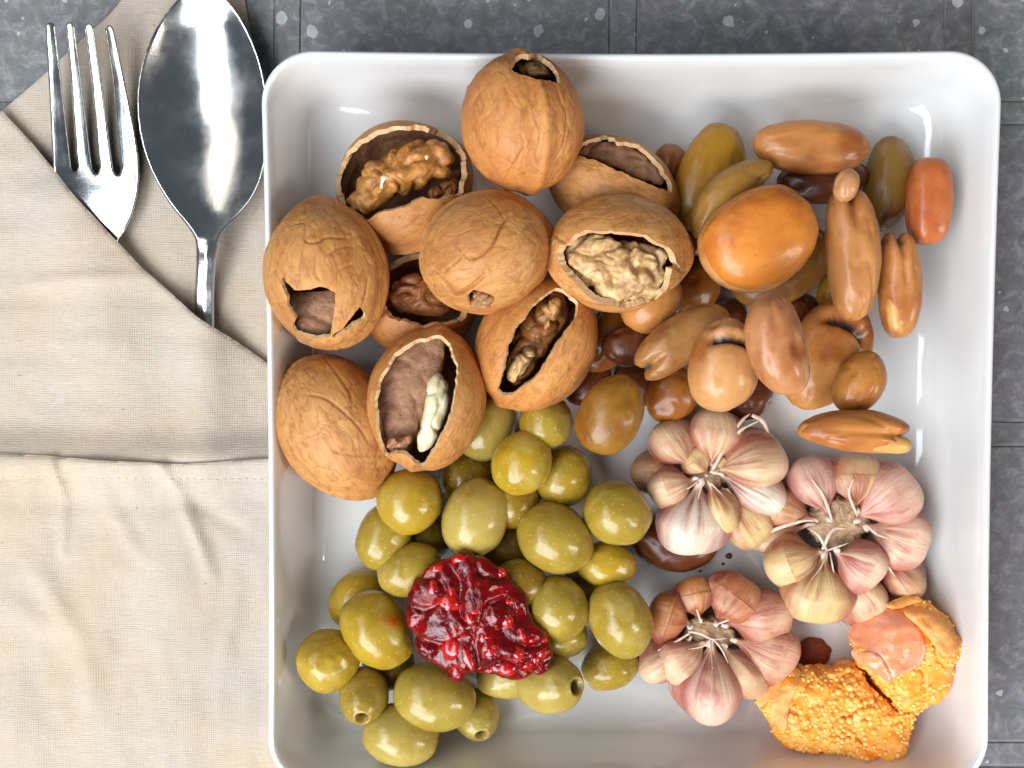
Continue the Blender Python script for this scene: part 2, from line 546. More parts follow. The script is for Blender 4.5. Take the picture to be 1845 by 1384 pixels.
def mat_roe():
    t = NT('roe_grain')
    c = t.coord()
    oi = t.n('ShaderNodeObjectInfo')
    base = t.mix(oi.outputs['Random'], (1.0, 0.37, 0.05), (1.0, 0.52, 0.17))
    t.sss(0.5, (14, 8, 3))
    M['grain'] = t.set(Base_Color=base, Roughness=0.5, Specular_IOR_Level=0.35)
    t = NT('roe_mass')
    c = t.coord(offset_by_object=False)
    base = t.ramp(t.noise(c, 0.03, 5, 0.6), [(0.3, (1.0, 0.26, 0.012)), (0.5, (1.0, 0.36, 0.04)), (0.72, (1.0, 0.47, 0.12))])
    nrm = t.bump(t.voro(c, 0.11, 'Distance', 'SMOOTH_F1'), 4, 0.6)
    t.sss(0.6, (22, 10, 3))
    M['roe'] = t.set(Base_Color=base, Roughness=0.42, Normal=nrm)
    t = NT('roe_membrane')
    c = t.coord(offset_by_object=False)
    base = t.ramp(t.noise(c, 0.03, 4, 0.55), [(0.3, (0.74, 0.26, 0.10)), (0.55, (0.78, 0.29, 0.15)), (0.75, (0.76, 0.37, 0.28))])
    nrm = t.bump(t.noise(c, 0.05, 4), 5, 0.4)
    t.sss(0.3, (10, 4, 2.5))
    M['membrane'] = t.set(Base_Color=base, Roughness=0.22, Normal=nrm)
    t = NT('roe_crust')
    c = t.coord()
    base = t.ramp(t.noise(c, 0.04, 5, 0.6), [(0.3, (0.74, 0.25, 0.05)), (0.6, (0.86, 0.37, 0.10)), (0.8, (0.86, 0.46, 0.20))])
    M['crust'] = t.set(Base_Color=base, Roughness=0.45, Normal=t.bump(t.noise(c, 0.07, 5, 0.65), 6, 0.6))

def mat_setting():
    t = NT('porcelain')
    c = t.coord(offset_by_object=False)
    base = t.ramp(t.noise(c, 0.006, 3), [(0.3, (0.63, 0.625, 0.615)), (0.7, (0.68, 0.675, 0.665))])
    M['porcelain'] = t.set(Base_Color=base, Roughness=0.16, Coat_Weight=1.0, Coat_Roughness=0.03,
                           Normal=t.bump(t.noise(c, 0.012, 2), 2.0, 0.15))
    t = NT('linen')
    c = t.coord(offset_by_object=False)
    cx = t.coord((0.05, 0.85, 0.05), False)
    cy = t.coord((0.85, 0.04, 0.05), False)
    wx = t.noise(cx, 1.0, 3, 0.6)
    wy = t.noise(cy, 1.0, 3, 0.6)
    base = t.ramp(t.noise(c, 0.006, 4, 0.55), [(0.32, (0.57, 0.46, 0.335)), (0.46, (0.56, 0.48, 0.39)), (0.66, (0.54, 0.50, 0.44))])  # broad tan and grey patches: warm and cool light put into the cloth colour
    base = t.mix(t.ramp(wx, [(0.32, 0.65), (0.60, 0.0)]), base, (0.48, 0.38, 0.28))
    base = t.mix(t.ramp(wy, [(0.34, 0.42), (0.58, 0.0)]), base, (0.50, 0.40, 0.30))
    base = t.mix(t.ramp(wx, [(0.62, 0.0), (0.8, 0.6)]), base, (0.76, 0.70, 0.62))
    sp = t.voro(t.coord((0.5, 1.0, 1), False), 0.022)
    base = t.mix(t.ramp(sp, [(0.02, 0.6), (0.05, 0.0)]), base, (0.25, 0.17, 0.11))
    wv = t.n('ShaderNodeTexWave'); wv.bands_direction = 'X'; wv.inputs['Scale'].default_value = 0.075; wv.inputs['Distortion'].default_value = 1.2
    wv.inputs['Detail Scale'].default_value = 0.6
    t.link(c, wv.inputs['Vector'])
    wv2 = t.n('ShaderNodeTexWave'); wv2.bands_direction = 'Y'; wv2.inputs['Scale'].default_value = 0.075; wv2.inputs['Distortion'].default_value = 1.2
    wv2.inputs['Detail Scale'].default_value = 0.6
    t.link(c, wv2.inputs['Vector'])
    weave = t.math('ADD', wv.outputs['Fac'], wv2.outputs['Fac'])
    base = t.mix(t.ramp(weave, [(0.0, 0.16), (0.9, 0.0)]), base, (0.42, 0.33, 0.24))
    nrm = t.bump(t.math('ADD', wx, wy), 2.2, 0.65)
    nrm = t.bump(weave, 0.8, 0.35, nrm)
    nrm = t.bump(t.noise(t.coord((1, 0.6, 1), False), 0.016, 4, 0.5), 10, 0.35, nrm)
    M['linen'] = t.set(Base_Color=base, Roughness=0.85, Normal=nrm, Sheen_Weight=0.15, Specular_IOR_Level=0.2)
    t = NT('linen_thread')
    M['thread'] = t.set(Base_Color=(0.54, 0.45, 0.36), Roughness=0.8)
    t = NT('steel')
    c = t.coord((1, 0.12, 1))
    sc = t.noise(c, 0.35, 5, 0.7)
    sc2 = t.noise(t.coord((0.15, 1, 1)), 0.3, 4, 0.7, 1.0)
    rg = t.ramp(t.noise(t.coord(), 0.02, 4), [(0.35, 0.12), (0.7, 0.27)])
    nrm = t.bump(sc, 0.6, 0.14)
    nrm = t.bump(sc2, 0.6, 0.12, nrm)
    M['steel'] = t.set(Base_Color=(0.74, 0.735, 0.72), Metallic=1.0, Roughness=rg, Normal=nrm)
    t = NT('stone_tile')
    tc = t.n('ShaderNodeTexCoord')
    geo = t.n('ShaderNodeNewGeometry')
    mp = t.n('ShaderNodeMapping'); mp.inputs['Scale'].default_value = (1 / K, 1 / K, 1 / K)
    t.link(geo.outputs['Position'], mp.inputs['Vector'])
    c = mp.outputs[0]
    oi = t.n('ShaderNodeObjectInfo')
    n1 = t.noise(c, 0.006, 4, 0.6)
    n2 = t.noise(c, 0.035, 8, 0.72, 0.6)
    base = t.ramp(n1, [(0.30, (0.165, 0.19, 0.195)), (0.46, (0.175, 0.175, 0.172)), (0.58, (0.20, 0.185, 0.215)), (0.72, (0.165, 0.17, 0.175))])
    base = t.mix(t.ramp(n2, [(0.30, 0.75), (0.56, 0.0)]), base, (0.075, 0.075, 0.085))
    base = t.mix(t.ramp(n2, [(0.52, 0.0), (0.72, 0.9)]), base, (0.33, 0.335, 0.34))
    tw = t.math('MULTIPLY_ADD', oi.outputs['Random'], 0.25, 0.80)
    cb = t.n('ShaderNodeCombineColor')
    for k in range(3): t.link(tw, cb.inputs[k])
    base = t.mix(1.0, base, cb.outputs[0], 'MULTIPLY')
    wz = t.n('ShaderNodeTexNoise'); wz.inputs['Scale'].default_value = 0.05; t.link(c, wz.inputs['Vector'])
    ad = t.n('ShaderNodeVectorMath', operation='MULTIPLY_ADD'); ad.inputs[1].default_value = (14, 14, 14)
    t.link(wz.outputs['Color'], ad.inputs[0]); t.link(c, ad.inputs[2])
    s1 = t.voro(ad.outputs[0], 0.017)
    s1c = t.voro(ad.outputs[0], 0.017, 'Color')
    sp = t.n('ShaderNodeSeparateColor'); t.link(s1c, sp.inputs[0])
    rad = t.math('MULTIPLY', t.ramp(sp.outputs[0], [(0.25, 0.0), (1.0, 1.0)]), 0.22)
    spot = t.math('LESS_THAN', s1, rad)
    s2 = t.voro(ad.outputs[0], 0.034)
    s2c = t.voro(ad.outputs[0], 0.034, 'Color')
    sp2 = t.n('ShaderNodeSeparateColor'); t.link(s2c, sp2.inputs[0])
    spot2 = t.math('LESS_THAN', s2, t.math('MULTIPLY', t.ramp(sp2.outputs[1], [(0.35, 0.0), (1.0, 1.0)]), 0.16))
    spots = t.math('MAXIMUM', spot, spot2)
    spots = t.math('MULTIPLY', spots, t.ramp(n2, [(0.30, 0.4), (0.65, 0.8)]))
    base = t.mix(spots, base, (0.52, 0.54, 0.55))
    nrm = t.bump(n2, 5, 0.35)
    nrm = t.bump(spots, 1.5, 0.3, nrm)
    M['tile'] = t.set(Base_Color=base, Roughness=0.5, Normal=nrm)
    t = NT('grout')
    c = t.coord(offset_by_object=False)
    M['grout'] = t.set(Base_Color=t.ramp(t.noise(c, 0.05, 5), [(0.3, (0.17, 0.17, 0.17)), (0.7, (0.24, 0.24, 0.24))]), Roughness=0.85,
                       Normal=t.bump(t.noise(c, 0.1, 5), 4, 0.6))
    t = NT('rust_crumb')
    M['rust'] = t.set(Base_Color=(0.24, 0.05, 0.012), Roughness=0.5, Normal=t.bump(t.noise(t.coord(), 0.1, 5), 5, 0.7))
    t = NT('crumb')
    M['crumb'] = t.set(Base_Color=(0.10, 0.05, 0.025), Roughness=0.7)
mat_walnut(); mat_olive(); mat_bean(); mat_garlic(); mat_jam(); mat_roe(); mat_setting()

# ------------------------------------------------------------------ the table
table = put('table_top', mesh('table_top', [(-4000, -4000, -3.5), (4000, -4000, -3.5), (4000, 4000, -3.5), (-4000, 4000, -3.5)], [(0, 1, 2, 3)], M['grout'], smooth=False))
table['kind'] = 'structure'
def tile_mesh(w, h, th=14, bev=3.2, seed=0):
    r = np.random.RandomState(seed)
    n = 6
    def ring(ins, z, wob):
        pts = []
        for (ax, ay), (bx, by) in (((-1, -1), (1, -1)), ((1, -1), (1, 1)), ((1, 1), (-1, 1)), ((-1, 1), (-1, -1))):
            for k in range(n):
                t = k / n
                pts.append(((ax + (bx - ax) * t) * (w / 2 - ins), (ay + (by - ay) * t) * (h / 2 - ins), z))
        return np.array(pts) + wob
    m = 4 * n
    wob = np.zeros((m, 3)); wob[:, :2] = r.normal(size=(m, 2)) * 0.8
    v = np.vstack([ring(0, -th, wob), ring(0, -bev, wob), ring(bev, 0, wob), [[0, 0, 0.0]]])
    f = []
    for a in range(2):
        for j in range(m):
            k = (j + 1) % m
            f.append((a * m + j, a * m + k, (a + 1) * m + k, (a + 1) * m + j))
    for j in range(m): f.append((2 * m + j, 2 * m + (j + 1) % m, 3 * m))
    return v, f
def joints(px, axis):
    return [P(q, 692, 0)[0] if axis == 0 else P(922, q, 0)[1] for q in px]
xj = joints([-690, -645, -95, -50, 502, 548, 1098, 1146, 1692, 1741, 2290, 2335], 0)
yj = joints([-940, -895, -390, -345, 180, 222, 757, 802, 1336, 1380, 1915, 1960], 1)
k = 0
for i in range(len(xj) - 1):
    for j in range(len(yj) - 1):
        w, h = xj[i + 1] - xj[i] - 2.2, yj[j] - yj[j + 1] - 2.2
        k += 1
        v, f = tile_mesh(w, h, seed=k)
        put('tile', mesh('tile', v, f, M['tile'], smooth=False), ((xj[i] + xj[i + 1]) / 2, (yj[j] + yj[j + 1]) / 2, RNG.uniform(-1.2, 0)), table)

# ------------------------------------------------------------------ the plate
RIM = 172
PX0 = P(474, 640, RIM)[0]; PX1 = P(1797, 640, RIM)[0]; PY1 = P(1140, 89, RIM)[1]
PY0 = P(1140, 1424, RIM)[1]
PC = np.array([(PX0 + PX1) / 2, (PY0 + PY1) / 2]); HX, HY = (PX1 - PX0) / 2, (PY1 - PY0) / 2
def rrect(ins, r, bow=7.0, ns=26, na=14):
    hx, hy = HX - ins, HY - ins
    r = max(r * 0.9, 4)
    pts = []
    for cx, cy, a0 in ((1, -1, -90), (1, 1, 0), (-1, 1, 90), (-1, -1, 180)):
        for k in range(na + 1):
            a = math.radians(a0 + 90 * k / na)
            pts.append((cx * (hx - r) + r * math.cos(a), cy * (hy - r) + r * math.sin(a)))
        nx = {(1, -1): (1, 1), (1, 1): (-1, 1), (-1, 1): (-1, -1), (-1, -1): (1, -1)}[(cx, cy)]
        a = math.radians(a0 + 90)
        s = np.array([cx * (hx - r) + r * math.cos(a), cy * (hy - r) + r * math.sin(a)])
        e = np.array([nx[0] * (hx - r) + r * math.cos(a), nx[1] * (hy - r) + r * math.sin(a)])
        for k in range(1, ns):
            pts.append(tuple(s + (e - s) * k / ns))
    p = np.array(pts)
    f = max(0.0, 1 - ins / 250)
    bx = bow * f * (1 - (p[:, 1] / hy) ** 2) * np.clip((np.abs(p[:, 0]) - (hx - r)) / r, 0, 1)
    by = bow * f * (1 - (p[:, 0] / hx) ** 2) * np.clip((np.abs(p[:, 1]) - (hy - r)) / r, 0, 1)
    p[:, 0] -= np.sign(p[:, 0]) * bx
    p[:, 1] -= np.sign(p[:, 1]) * by
    return p
prof_out = [(420, 4, 60), (100, 4, 60), (82, 3, 64), (76, 0.5, 66), (68, 2, 70), (60, 12, 74), (48, 40, 80), (28, 90, 88), (10, 140, 97), (3, 160, 100)]
prof_lip = [(0.6, 167, 102), (0, 170, 103), (1.2, 173, 102), (4, 175, 100), (8, 175, 97), (11, 172, 94), (14, 166, 92)]
prof_in = [(20, 150, 88), (29, 115, 84), (37, 82, 80), (47, 54, 76), (60, 34, 72), (80, 22, 68), (110, 16.5, 66), (160, 15, 55), (300, 15, 40), (560, 15, 20)]
prof = spline(prof_out + prof_lip + prof_in, 96)
rings = []
for ins, z, r in prof:
    q = rrect(ins, r)
    rings.append(np.column_stack([q, np.full(len(q), z)]))
m = len(rings[0])
pv = np.vstack(rings + [[[0, 0, 4.0]], [[0, 0, 15.0]]])
pf = []
for a in range(len(rings) - 1):
    for j in range(m):
        k = (j + 1) % m
        pf.append((a * m + j, a * m + k, (a + 1) * m + k, (a + 1) * m + j))
nR = len(rings)
for j in range(m):
    k = (j + 1) % m
    pf.append((k, j, nR * m))
    pf.append(((nR - 1) * m + j, (nR - 1) * m + k, nR * m + 1))
plate = put('plate', mesh('plate', pv, pf, M['porcelain']), (*PC, 0))
tag(plate, 'deep square white porcelain plate with rounded corners holding all the food', 'plate')
_pi = np.array([(a, b) for a, b, c in prof_in + [(900, 15, 1)]])
def floor_z(x, y):
    ins = np.minimum(HX - np.abs(x - PC[0]), HY - np.abs(y - PC[1]))
    return np.interp(ins, _pi[:, 0], _pi[:, 1])

# height map of what already lies on the plate, so that each new piece comes to rest on the pile
CELL = 9.0
HM = {}
def hm_get(ix, iy):
    key = (ix, iy)
    if key not in HM: HM[key] = float(floor_z(np.array(ix * CELL), np.array(iy * CELL)))
    return HM[key]
def rest(v, px, py, tol=12.0, zmin=None):
    """height at which the piece v (about its own centre) rests when its centre is seen at px, py"""
    z = 80.0
    for _ in range(3):
        c = P(px, py, z)
        ij = np.floor((v[:, :2] + c[:2]) / CELL + 0.5).astype(int)
        lowest = {}
        for (a, b), zz in zip(map(tuple, ij), v[:, 2]):
            if zz < lowest.get((a, b), 1e9): lowest[(a, b)] = zz
        z = max(hm_get(a, b) - zz for (a, b), zz in lowest.items()) - tol
        zf = max(float(floor_z(np.array(a * CELL), np.array(b * CELL))) - zz for (a, b), zz in lowest.items() if zz < 0)
        z = max(z, zf - 3)
    if zmin is not None: z = max(z, zmin)
    return z
def settle(v, c):
    ij = np.floor((v[:, :2] + c[:2]) / CELL + 0.5).astype(int)
    for (a, b), zz in zip(map(tuple, ij), v[:, 2] + c[2]):
        if zz > hm_get(a, b): HM[(a, b)] = zz

# ------------------------------------------------------------------ the napkin
def seg_ridge(x, y, segs):
    z = np.zeros_like(x)
    for x0, y0, x1, y1, w, a in segs:
        p0 = P(x0, y0, 20)[:2]; p1 = P(x1, y1, 20)[:2]
        e = p1 - p0
        t = np.clip(((x - p0[0]) * e[0] + (y - p0[1]) * e[1]) / (e @ e), 0, 1)
        dx, dy = x - p0[0] - t * e[0], y - p0[1] - t * e[1]
        z = z + a * np.exp(-(dx * dx + dy * dy) / (w * w)) * np.sin(PI * np.clip(t * 0.9 + 0.08, 0, 1)) ** 0.7
    return z
def soft(x, y, s, seed):
    return pn(np.stack([x * s, y * s, np.zeros_like(x)], -1), seed)
napkin = empty('napkin', P(250, 800, 0))
NL = np.array(napkin.location) / K
tag(napkin, 'folded beige linen napkin wrapped round the cutlery beside the plate', 'napkin')
def cloth(name, poly_px, z, th, height, step=6.0, sm=0):
    poly = np.array(poly_px, float)
    if sm: poly = smooth_poly(poly, sm)
    w = P(poly[:, 0], poly[:, 1], z)[:, :2]
    def fn(x, y, d):
        zz = height(x, y)
        e = edge_round(d, th * 1.3, th)
        return zz + e, zz - e
    v, f = sheet(w, step, fn)
    return put(name, mesh(name, v - NL, f, M['linen']), (0, 0, 0), napkin)
cloth('back_layer', [(4, 197), (60, 150), (200, 22), (250, -40), (430, -60), (440, 0), (452, 62), (470, 120), (505, 200), (525, 760), (-40, 900), (-40, 235), (0, 202)], 8, 2.2,
      lambda x, y: 5 + 2.0 * soft(x, y, 0.006, 1) + 0.6 * soft(x, y, 0.03, 2) + 0 * x)
def pxy(x, y):
    q = proj(np.stack([x, y, np.full_like(x, 25.0)], -1))
    return q[:, 0], q[:, 1]
FOLD = [(4, 200), (62, 262), (130, 338), (205, 423), (260, 485), (310, 528), (362, 570), (420, 610), (482, 655), (530, 692)]
def flap_h(x, y):
    px, py = pxy(x, y)
    z = 20 + 0 * x
    for (x0, y0), (x1, y1), w, a in (((365, 535), (385, 900), 52, 34), ((135, 372), (235, 820), 85, 34)):
        e = np.array([x1 - x0, y1 - y0]); t = np.clip(((px - x0) * e[0] + (py - y0) * e[1]) / (e @ e), 0, 1)
        d2 = (px - x0 - t * e[0]) ** 2 + (py - y0 - t * e[1]) ** 2
        z = z + a * np.exp(-d2 / w ** 2) * (1 - 0.75 * t)
    z = z + 8 * soft(x * 0.8, y * 2.0, 0.0042, 4) + 5.0 * soft(x * 0.5, y * 2.4, 0.009, 5) + 1.0 * soft(x, y, 0.04, 6)
    z = z + 26 * np.exp(-((py - 826) / 42) ** 2)
    z = z + 7 * np.exp(-((py - 512 + 0.05 * px) / 16) ** 2) * np.exp(-((px - 140) / 130) ** 2)
    z = z - 4 * np.exp(-((py - 545) / 20) ** 2) * np.exp(-((px - 140) / 150) ** 2)
    return z
cloth('front_fold', FOLD + [(530, 1000), (-40, 1000), (-40, 215)], 22, 4.0, flap_h, 5.0)
HEM = [(-40, 813), (3, 815), (60, 817), (108, 819), (120, 821), (200, 825), (290, 830), (330, 832), (400, 828), (490, 823), (530, 822)]
WR = [(108, 812, 122, 900, 9, 10), (122, 900, 118, 1010, 12, 7), (300, 826, 330, 880, 10, 8), (330, 880, 392, 1050, 13, 9), (205, 900, 270, 1020, 16, 6),
      (60, 1010, 160, 1160, 22, 8), (160, 1160, 175, 1330, 20, 5), (430, 1090, 400, 1200, 18, 6), (10, 1080, 130, 1140, 26, 6), (350, 900, 450, 960, 16, -5), (245, 1060, 200, 1240, 24, -6)]
def hem_h(x, y):
    px, py = pxy(x, y)
    z = flap_h(x, y) * (1 - sstep(900, 980, py)) + 20 * sstep(900, 980, py)
    z = z + 12 + 1.15 * seg_ridge(x, y, WR)
    z = z + 13 * soft(x * 1.6, y * 0.8, 0.0065, 8) + 4 * soft(x * 1.8, y * 0.7, 0.015, 10) + 1.2 * soft(x, y, 0.03, 9)
    z = z - 3.0 * np.exp(-((py - 858 - 0.01 * px) / 5) ** 2)
    return z
cloth('front_pocket', HEM + [(523, 1000), (514, 1384), (510, 1480), (-40, 1480)], 32, 4.0, hem_h, 5.0)
sv, sf = [], []
x = 6.0
while x < 500:                                            # the row of stitches along the hem
    L = random.uniform(6.5, 9.5)
    q0 = P(x, 857 + 0.010 * x + random.uniform(-.6, .6), 34); q1 = P(x + L, 857 + 0.010 * (x + L) + random.uniform(-.6, .6), 34)
    path = np.linspace(q0, q1, 5)
    path[:, 2] = hem_h(path[:, 0], path[:, 1]) + 4.0 + np.array([-1.2, 0.5, 0.9, 0.5, -1.2])
    v, f = tube(path, np.array([.7, 1.1, 1.2, 1.1, .7]), 6)
    sf += [tuple(i + len(sv) for i in q) for q in f]
    sv += v.tolist()
    x += L + random.uniform(4.5, 6.5)
st = put('hem_stitching', mesh('hem_stitching', np.array(sv) - NL, sf, M['thread']), (0, 0, 0), napkin)
st['kind'] = 'stuff'

# ------------------------------------------------------------------ fork and spoon
def split_part(v, f, sel, name, parent, loc, mat):
    """a part of a smooth mesh that keeps the normals of the whole, so that no seam shows"""
    n = normals(v, f)
    fs = [q for q, s in zip(f, sel) if s]
    used = sorted({i for q in fs for i in q}); re = {o: k for k, o in enumerate(used)}
    me = mesh(name, v[used] - loc, [tuple(re[i] for i in q) for q in fs], mat)
    me.normals_split_custom_set_from_vertices([tuple(a) for a in n[used]])
    return put(name, me, (0, 0, 0), parent)

FORK = [(83, 47), (86, 42), (93, 41), (98, 46), (112, 170), (125, 285), (127, 304), (132, 313), (138, 312), (142, 300), (139, 280), (128, 130), (120, 46), (124, 41), (130, 42), (133, 48),
        (148, 170), (162, 285), (165, 305), (170, 315), (177, 314), (181, 301), (178, 280), (166, 150), (153, 49), (157, 44), (164, 44), (167, 50), (185, 170), (200, 288), (203, 307), (209, 318),
        (216, 317), (220, 303), (216, 280), (205, 150), (191, 53), (195, 47), (200, 48), (204, 56), (222, 140), (240, 230), (248, 280), (250, 318), (246, 352), (237, 388), (224, 415), (212, 434),
        (207, 460), (207, 490), (215, 560), (228, 680), (203, 685), (191, 560), (184, 490), (178, 460), (168, 440), (150, 424), (125, 398), (108, 365), (100, 330), (97, 300), (95, 260), (90, 160)]
fw = P(np.array(FORK)[:, 0], np.array(FORK)[:, 1], 38)[:, :2]
def fork_fn(x, y, d):
    px, py = pxy(x, y)
    ax = 140 + 0.115 * py
    z = 25 + 46 * np.clip((290 - py) / 250, 0, 1) ** 1.5 + 5 * sstep(290, 400, py) - 20 * sstep(400, 500, py)
    z = z + 0.0016 * (px - ax) ** 2 * sstep(470, 330, py)
    th = 4.2 + 1.5 * sstep(380, 460, py)
    e = edge_round(d, 2.6, th)
    crown = 0.7 * np.clip(d / 9, 0, 1) ** 1.2 * sstep(330, 280, py)
    return z + e + crown, z - e
v, f = sheet(fw, 2.0, fork_fn, 1.6)
v = keep_place(v, 38)
fork = empty('fork', P(170, 300, 5)); FL = np.array(fork.location) / K
tag(fork, 'steel four-tined fork with its handle tucked into the napkin fold', 'fork')
cen = np.array([v[list(q)].mean(0) for q in f]); cp = proj(cen)
lims = [0, 130.5 + 0, 172, 210.5, 400]
tin = np.full(len(f), -1)
for k in range(4):
    lo = lims[k] - (310 - cp[:, 1]) * (0.14 if k else 0); hi = lims[k + 1] - (310 - cp[:, 1]) * (0.115 if k < 3 else 0)
    tin[(cp[:, 1] < 303) & (cp[:, 0] >= lo) & (cp[:, 0] < hi)] = k
# tines: told apart by connection above the roots of the slots
par = list(range(len(v)))
def find(a):
    while par[a] != a:
        par[a] = par[par[a]]; a = par[a]
    return a
above = cp[:, 1] < 300
for q, s in zip(f, above):
    if s:
        for i in q[1:]: par[find(i)] = find(q[0])
roots = {}
ti = np.full(len(f), -1)
for k, (q, s) in enumerate(zip(f, above)):
    if s: ti[k] = roots.setdefault(find(q[0]), len(roots))
for k in range(len(roots)): split_part(v, f, ti == k, 'tine', fork, FL, M['steel'])
split_part(v, f, (ti < 0) & (cp[:, 1] < 450), 'fork_head', fork, FL, M['steel'])
split_part(v, f, (ti < 0) & (cp[:, 1] >= 450), 'handle', fork, FL, M['steel'])

SPOON = [(247, 200), (249, 150), (258, 105), (275, 62), (298, 24), (325, -6), (352, -22), (378, -22), (402, -8), (428, 22), (452, 66), (470, 115), (480, 165), (484, 215), (482, 270), (474, 318), (458, 356),
         (436, 384), (414, 404), (400, 420), (393, 440), (387, 480), (385, 560), (390, 700), (398, 860), (352, 865), (350, 700), (350, 560), (353, 480), (354, 440), (348, 422), (332, 400),
         (310, 374), (288, 340), (268, 300), (253, 250)]
sp_px = smooth_poly(SPOON, 1)
sw = P(sp_px[:, 0], sp_px[:, 1], 62)[:, :2]
def spoon_fn(x, y, d):
    q = proj(np.stack([x, y, np.full_like(x, 55.0)], -1)); px, py = q[:, 0], q[:, 1]
    cy = 205
    u = (px - 366) / 128.0
    w = np.where(py > cy, (py - cy) / 222.0, (py - cy) / 236.0)
    g = 1 - u * u - w * w
    g = 0.5 * (g + np.sqrt(g * g + 0.012))
    z = 66 - 50 * g ** 0.92 + 4 * sstep(380, 450, py) - 50 * sstep(430, 590, py) + 8 * sstep(60, -20, py)
    e = edge_round(d, 3.5, 3.0)
    ridge = 5.0 * sstep(415, 470, py) * np.clip(d / 18, 0, 1)
    return z + e + ridge, z - e
v, f = sheet(sw, 2.6, spoon_fn)
v = keep_place(v, 62)
spoon = empty('spoon', P(366, 250, 5)); SL = np.array(spoon.location) / K
tag(spoon, 'shiny steel table spoon lying between the fork and the plate', 'spoon')
cp = proj(np.array([v[list(q)].mean(0) for q in f]))
split_part(v, f, cp[:, 1] < 428, 'spoon_bowl', spoon, SL, M['steel'])
split_part(v, f, cp[:, 1] >= 428, 'handle', spoon, SL, M['steel'])

# ------------------------------------------------------------------ fava beans
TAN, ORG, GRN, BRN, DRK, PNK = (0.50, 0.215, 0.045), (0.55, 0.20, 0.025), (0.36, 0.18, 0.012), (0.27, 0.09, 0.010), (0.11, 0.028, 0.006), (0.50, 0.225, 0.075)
def bean_points(a, b, c, bend=0.12, taper=0.0, notch=0.0, groove=0.0, slit=0.0, seed=0, nu=56, nv=72, blocky=0.0, wrk=1.5):
    d, f = sphere(nu, nv)
    x, y, z = d[:, 0], d[:, 1], d[:, 2]
    sq = 1 + blocky * 0.5
    m = (np.abs(x) ** (2 * sq) + np.abs(y) ** (2 * sq) + np.abs(z) ** (2 * sq)) ** (-1 / (2 * sq))
    xx, yy, zz = x * m, y * m, z * m
    p = np.stack([a * xx, b * yy * (1 + taper * xx), c * zz * (1 + 0.4 * taper * xx)], 1)
    p[:, 1] += bend * b * (xx ** 2 - 0.35) * 1.6
    dark = np.zeros(len(d))
    if notch:
        k = np.exp(-(yy / 0.26) ** 2) * sstep(0.25, 0.95, xx)
        p[:, 0] -= notch * a * k
        p[:, 2] -= notch * 0.5 * c * k * (zz > 0)
        dark = np.maximum(dark, 0.9 * np.exp(-(yy / 0.11) ** 2) * sstep(0.78, 0.95, xx))
    if groove:
        p[:, 2] -= groove * c * np.exp(-(yy / 0.16) ** 2) * np.clip(zz * 1.5, 0, 1) * sstep(-0.9, 0.2, xx)
    if slit:
        s = (xx - (slit - 0.32 * yy ** 2))
        k = np.exp(-(s / 0.10) ** 2) * sstep(0.80, 0.45, np.abs(yy)) * sstep(0.0, 0.25, zz)
        p *= (1 - 0.25 * k)[:, None]
        lip = np.exp(-((s - 0.14) / 0.07) ** 2) * sstep(0.85, 0.5, np.abs(yy)) * sstep(0.0, 0.25, zz)
        p *= (1 + 0.045 * lip)[:, None]
        dark = np.maximum(dark, sstep(0.45, 0.8, k))
    n = normals(p, f)
    rs = np.random.RandomState(seed + 90)
    for _ in range(5):                                    # soft dents in the skin
        u = rs.normal(size=3) * np.array([1, 1, 0.7]) + [0, 0, 0.5]; u /= np.linalg.norm(u)
        p -= n * (rs.uniform(2.0, 4.5) * np.exp(-(((d - u) * np.array([1.0, 1.2, 1.2])) ** 2).sum(1) / rs.uniform(0.15, 0.32) ** 2))[:, None]
    n = normals(p, f)
    q = d * np.array([a, b, c]) / 60.0
    p += n * (3.2 * pn(q * 1.2, seed) + 1.6 * pn(q * np.array([1.5, 4, 4]), seed + 3) - wrk * crease(q * np.array([0.8, 2.2, 2.2]), seed + 4, 0.07) * sstep(-0.1, 0.2, pn(q * 1.4, seed + 5)))[:, None]
    return p, f, dark

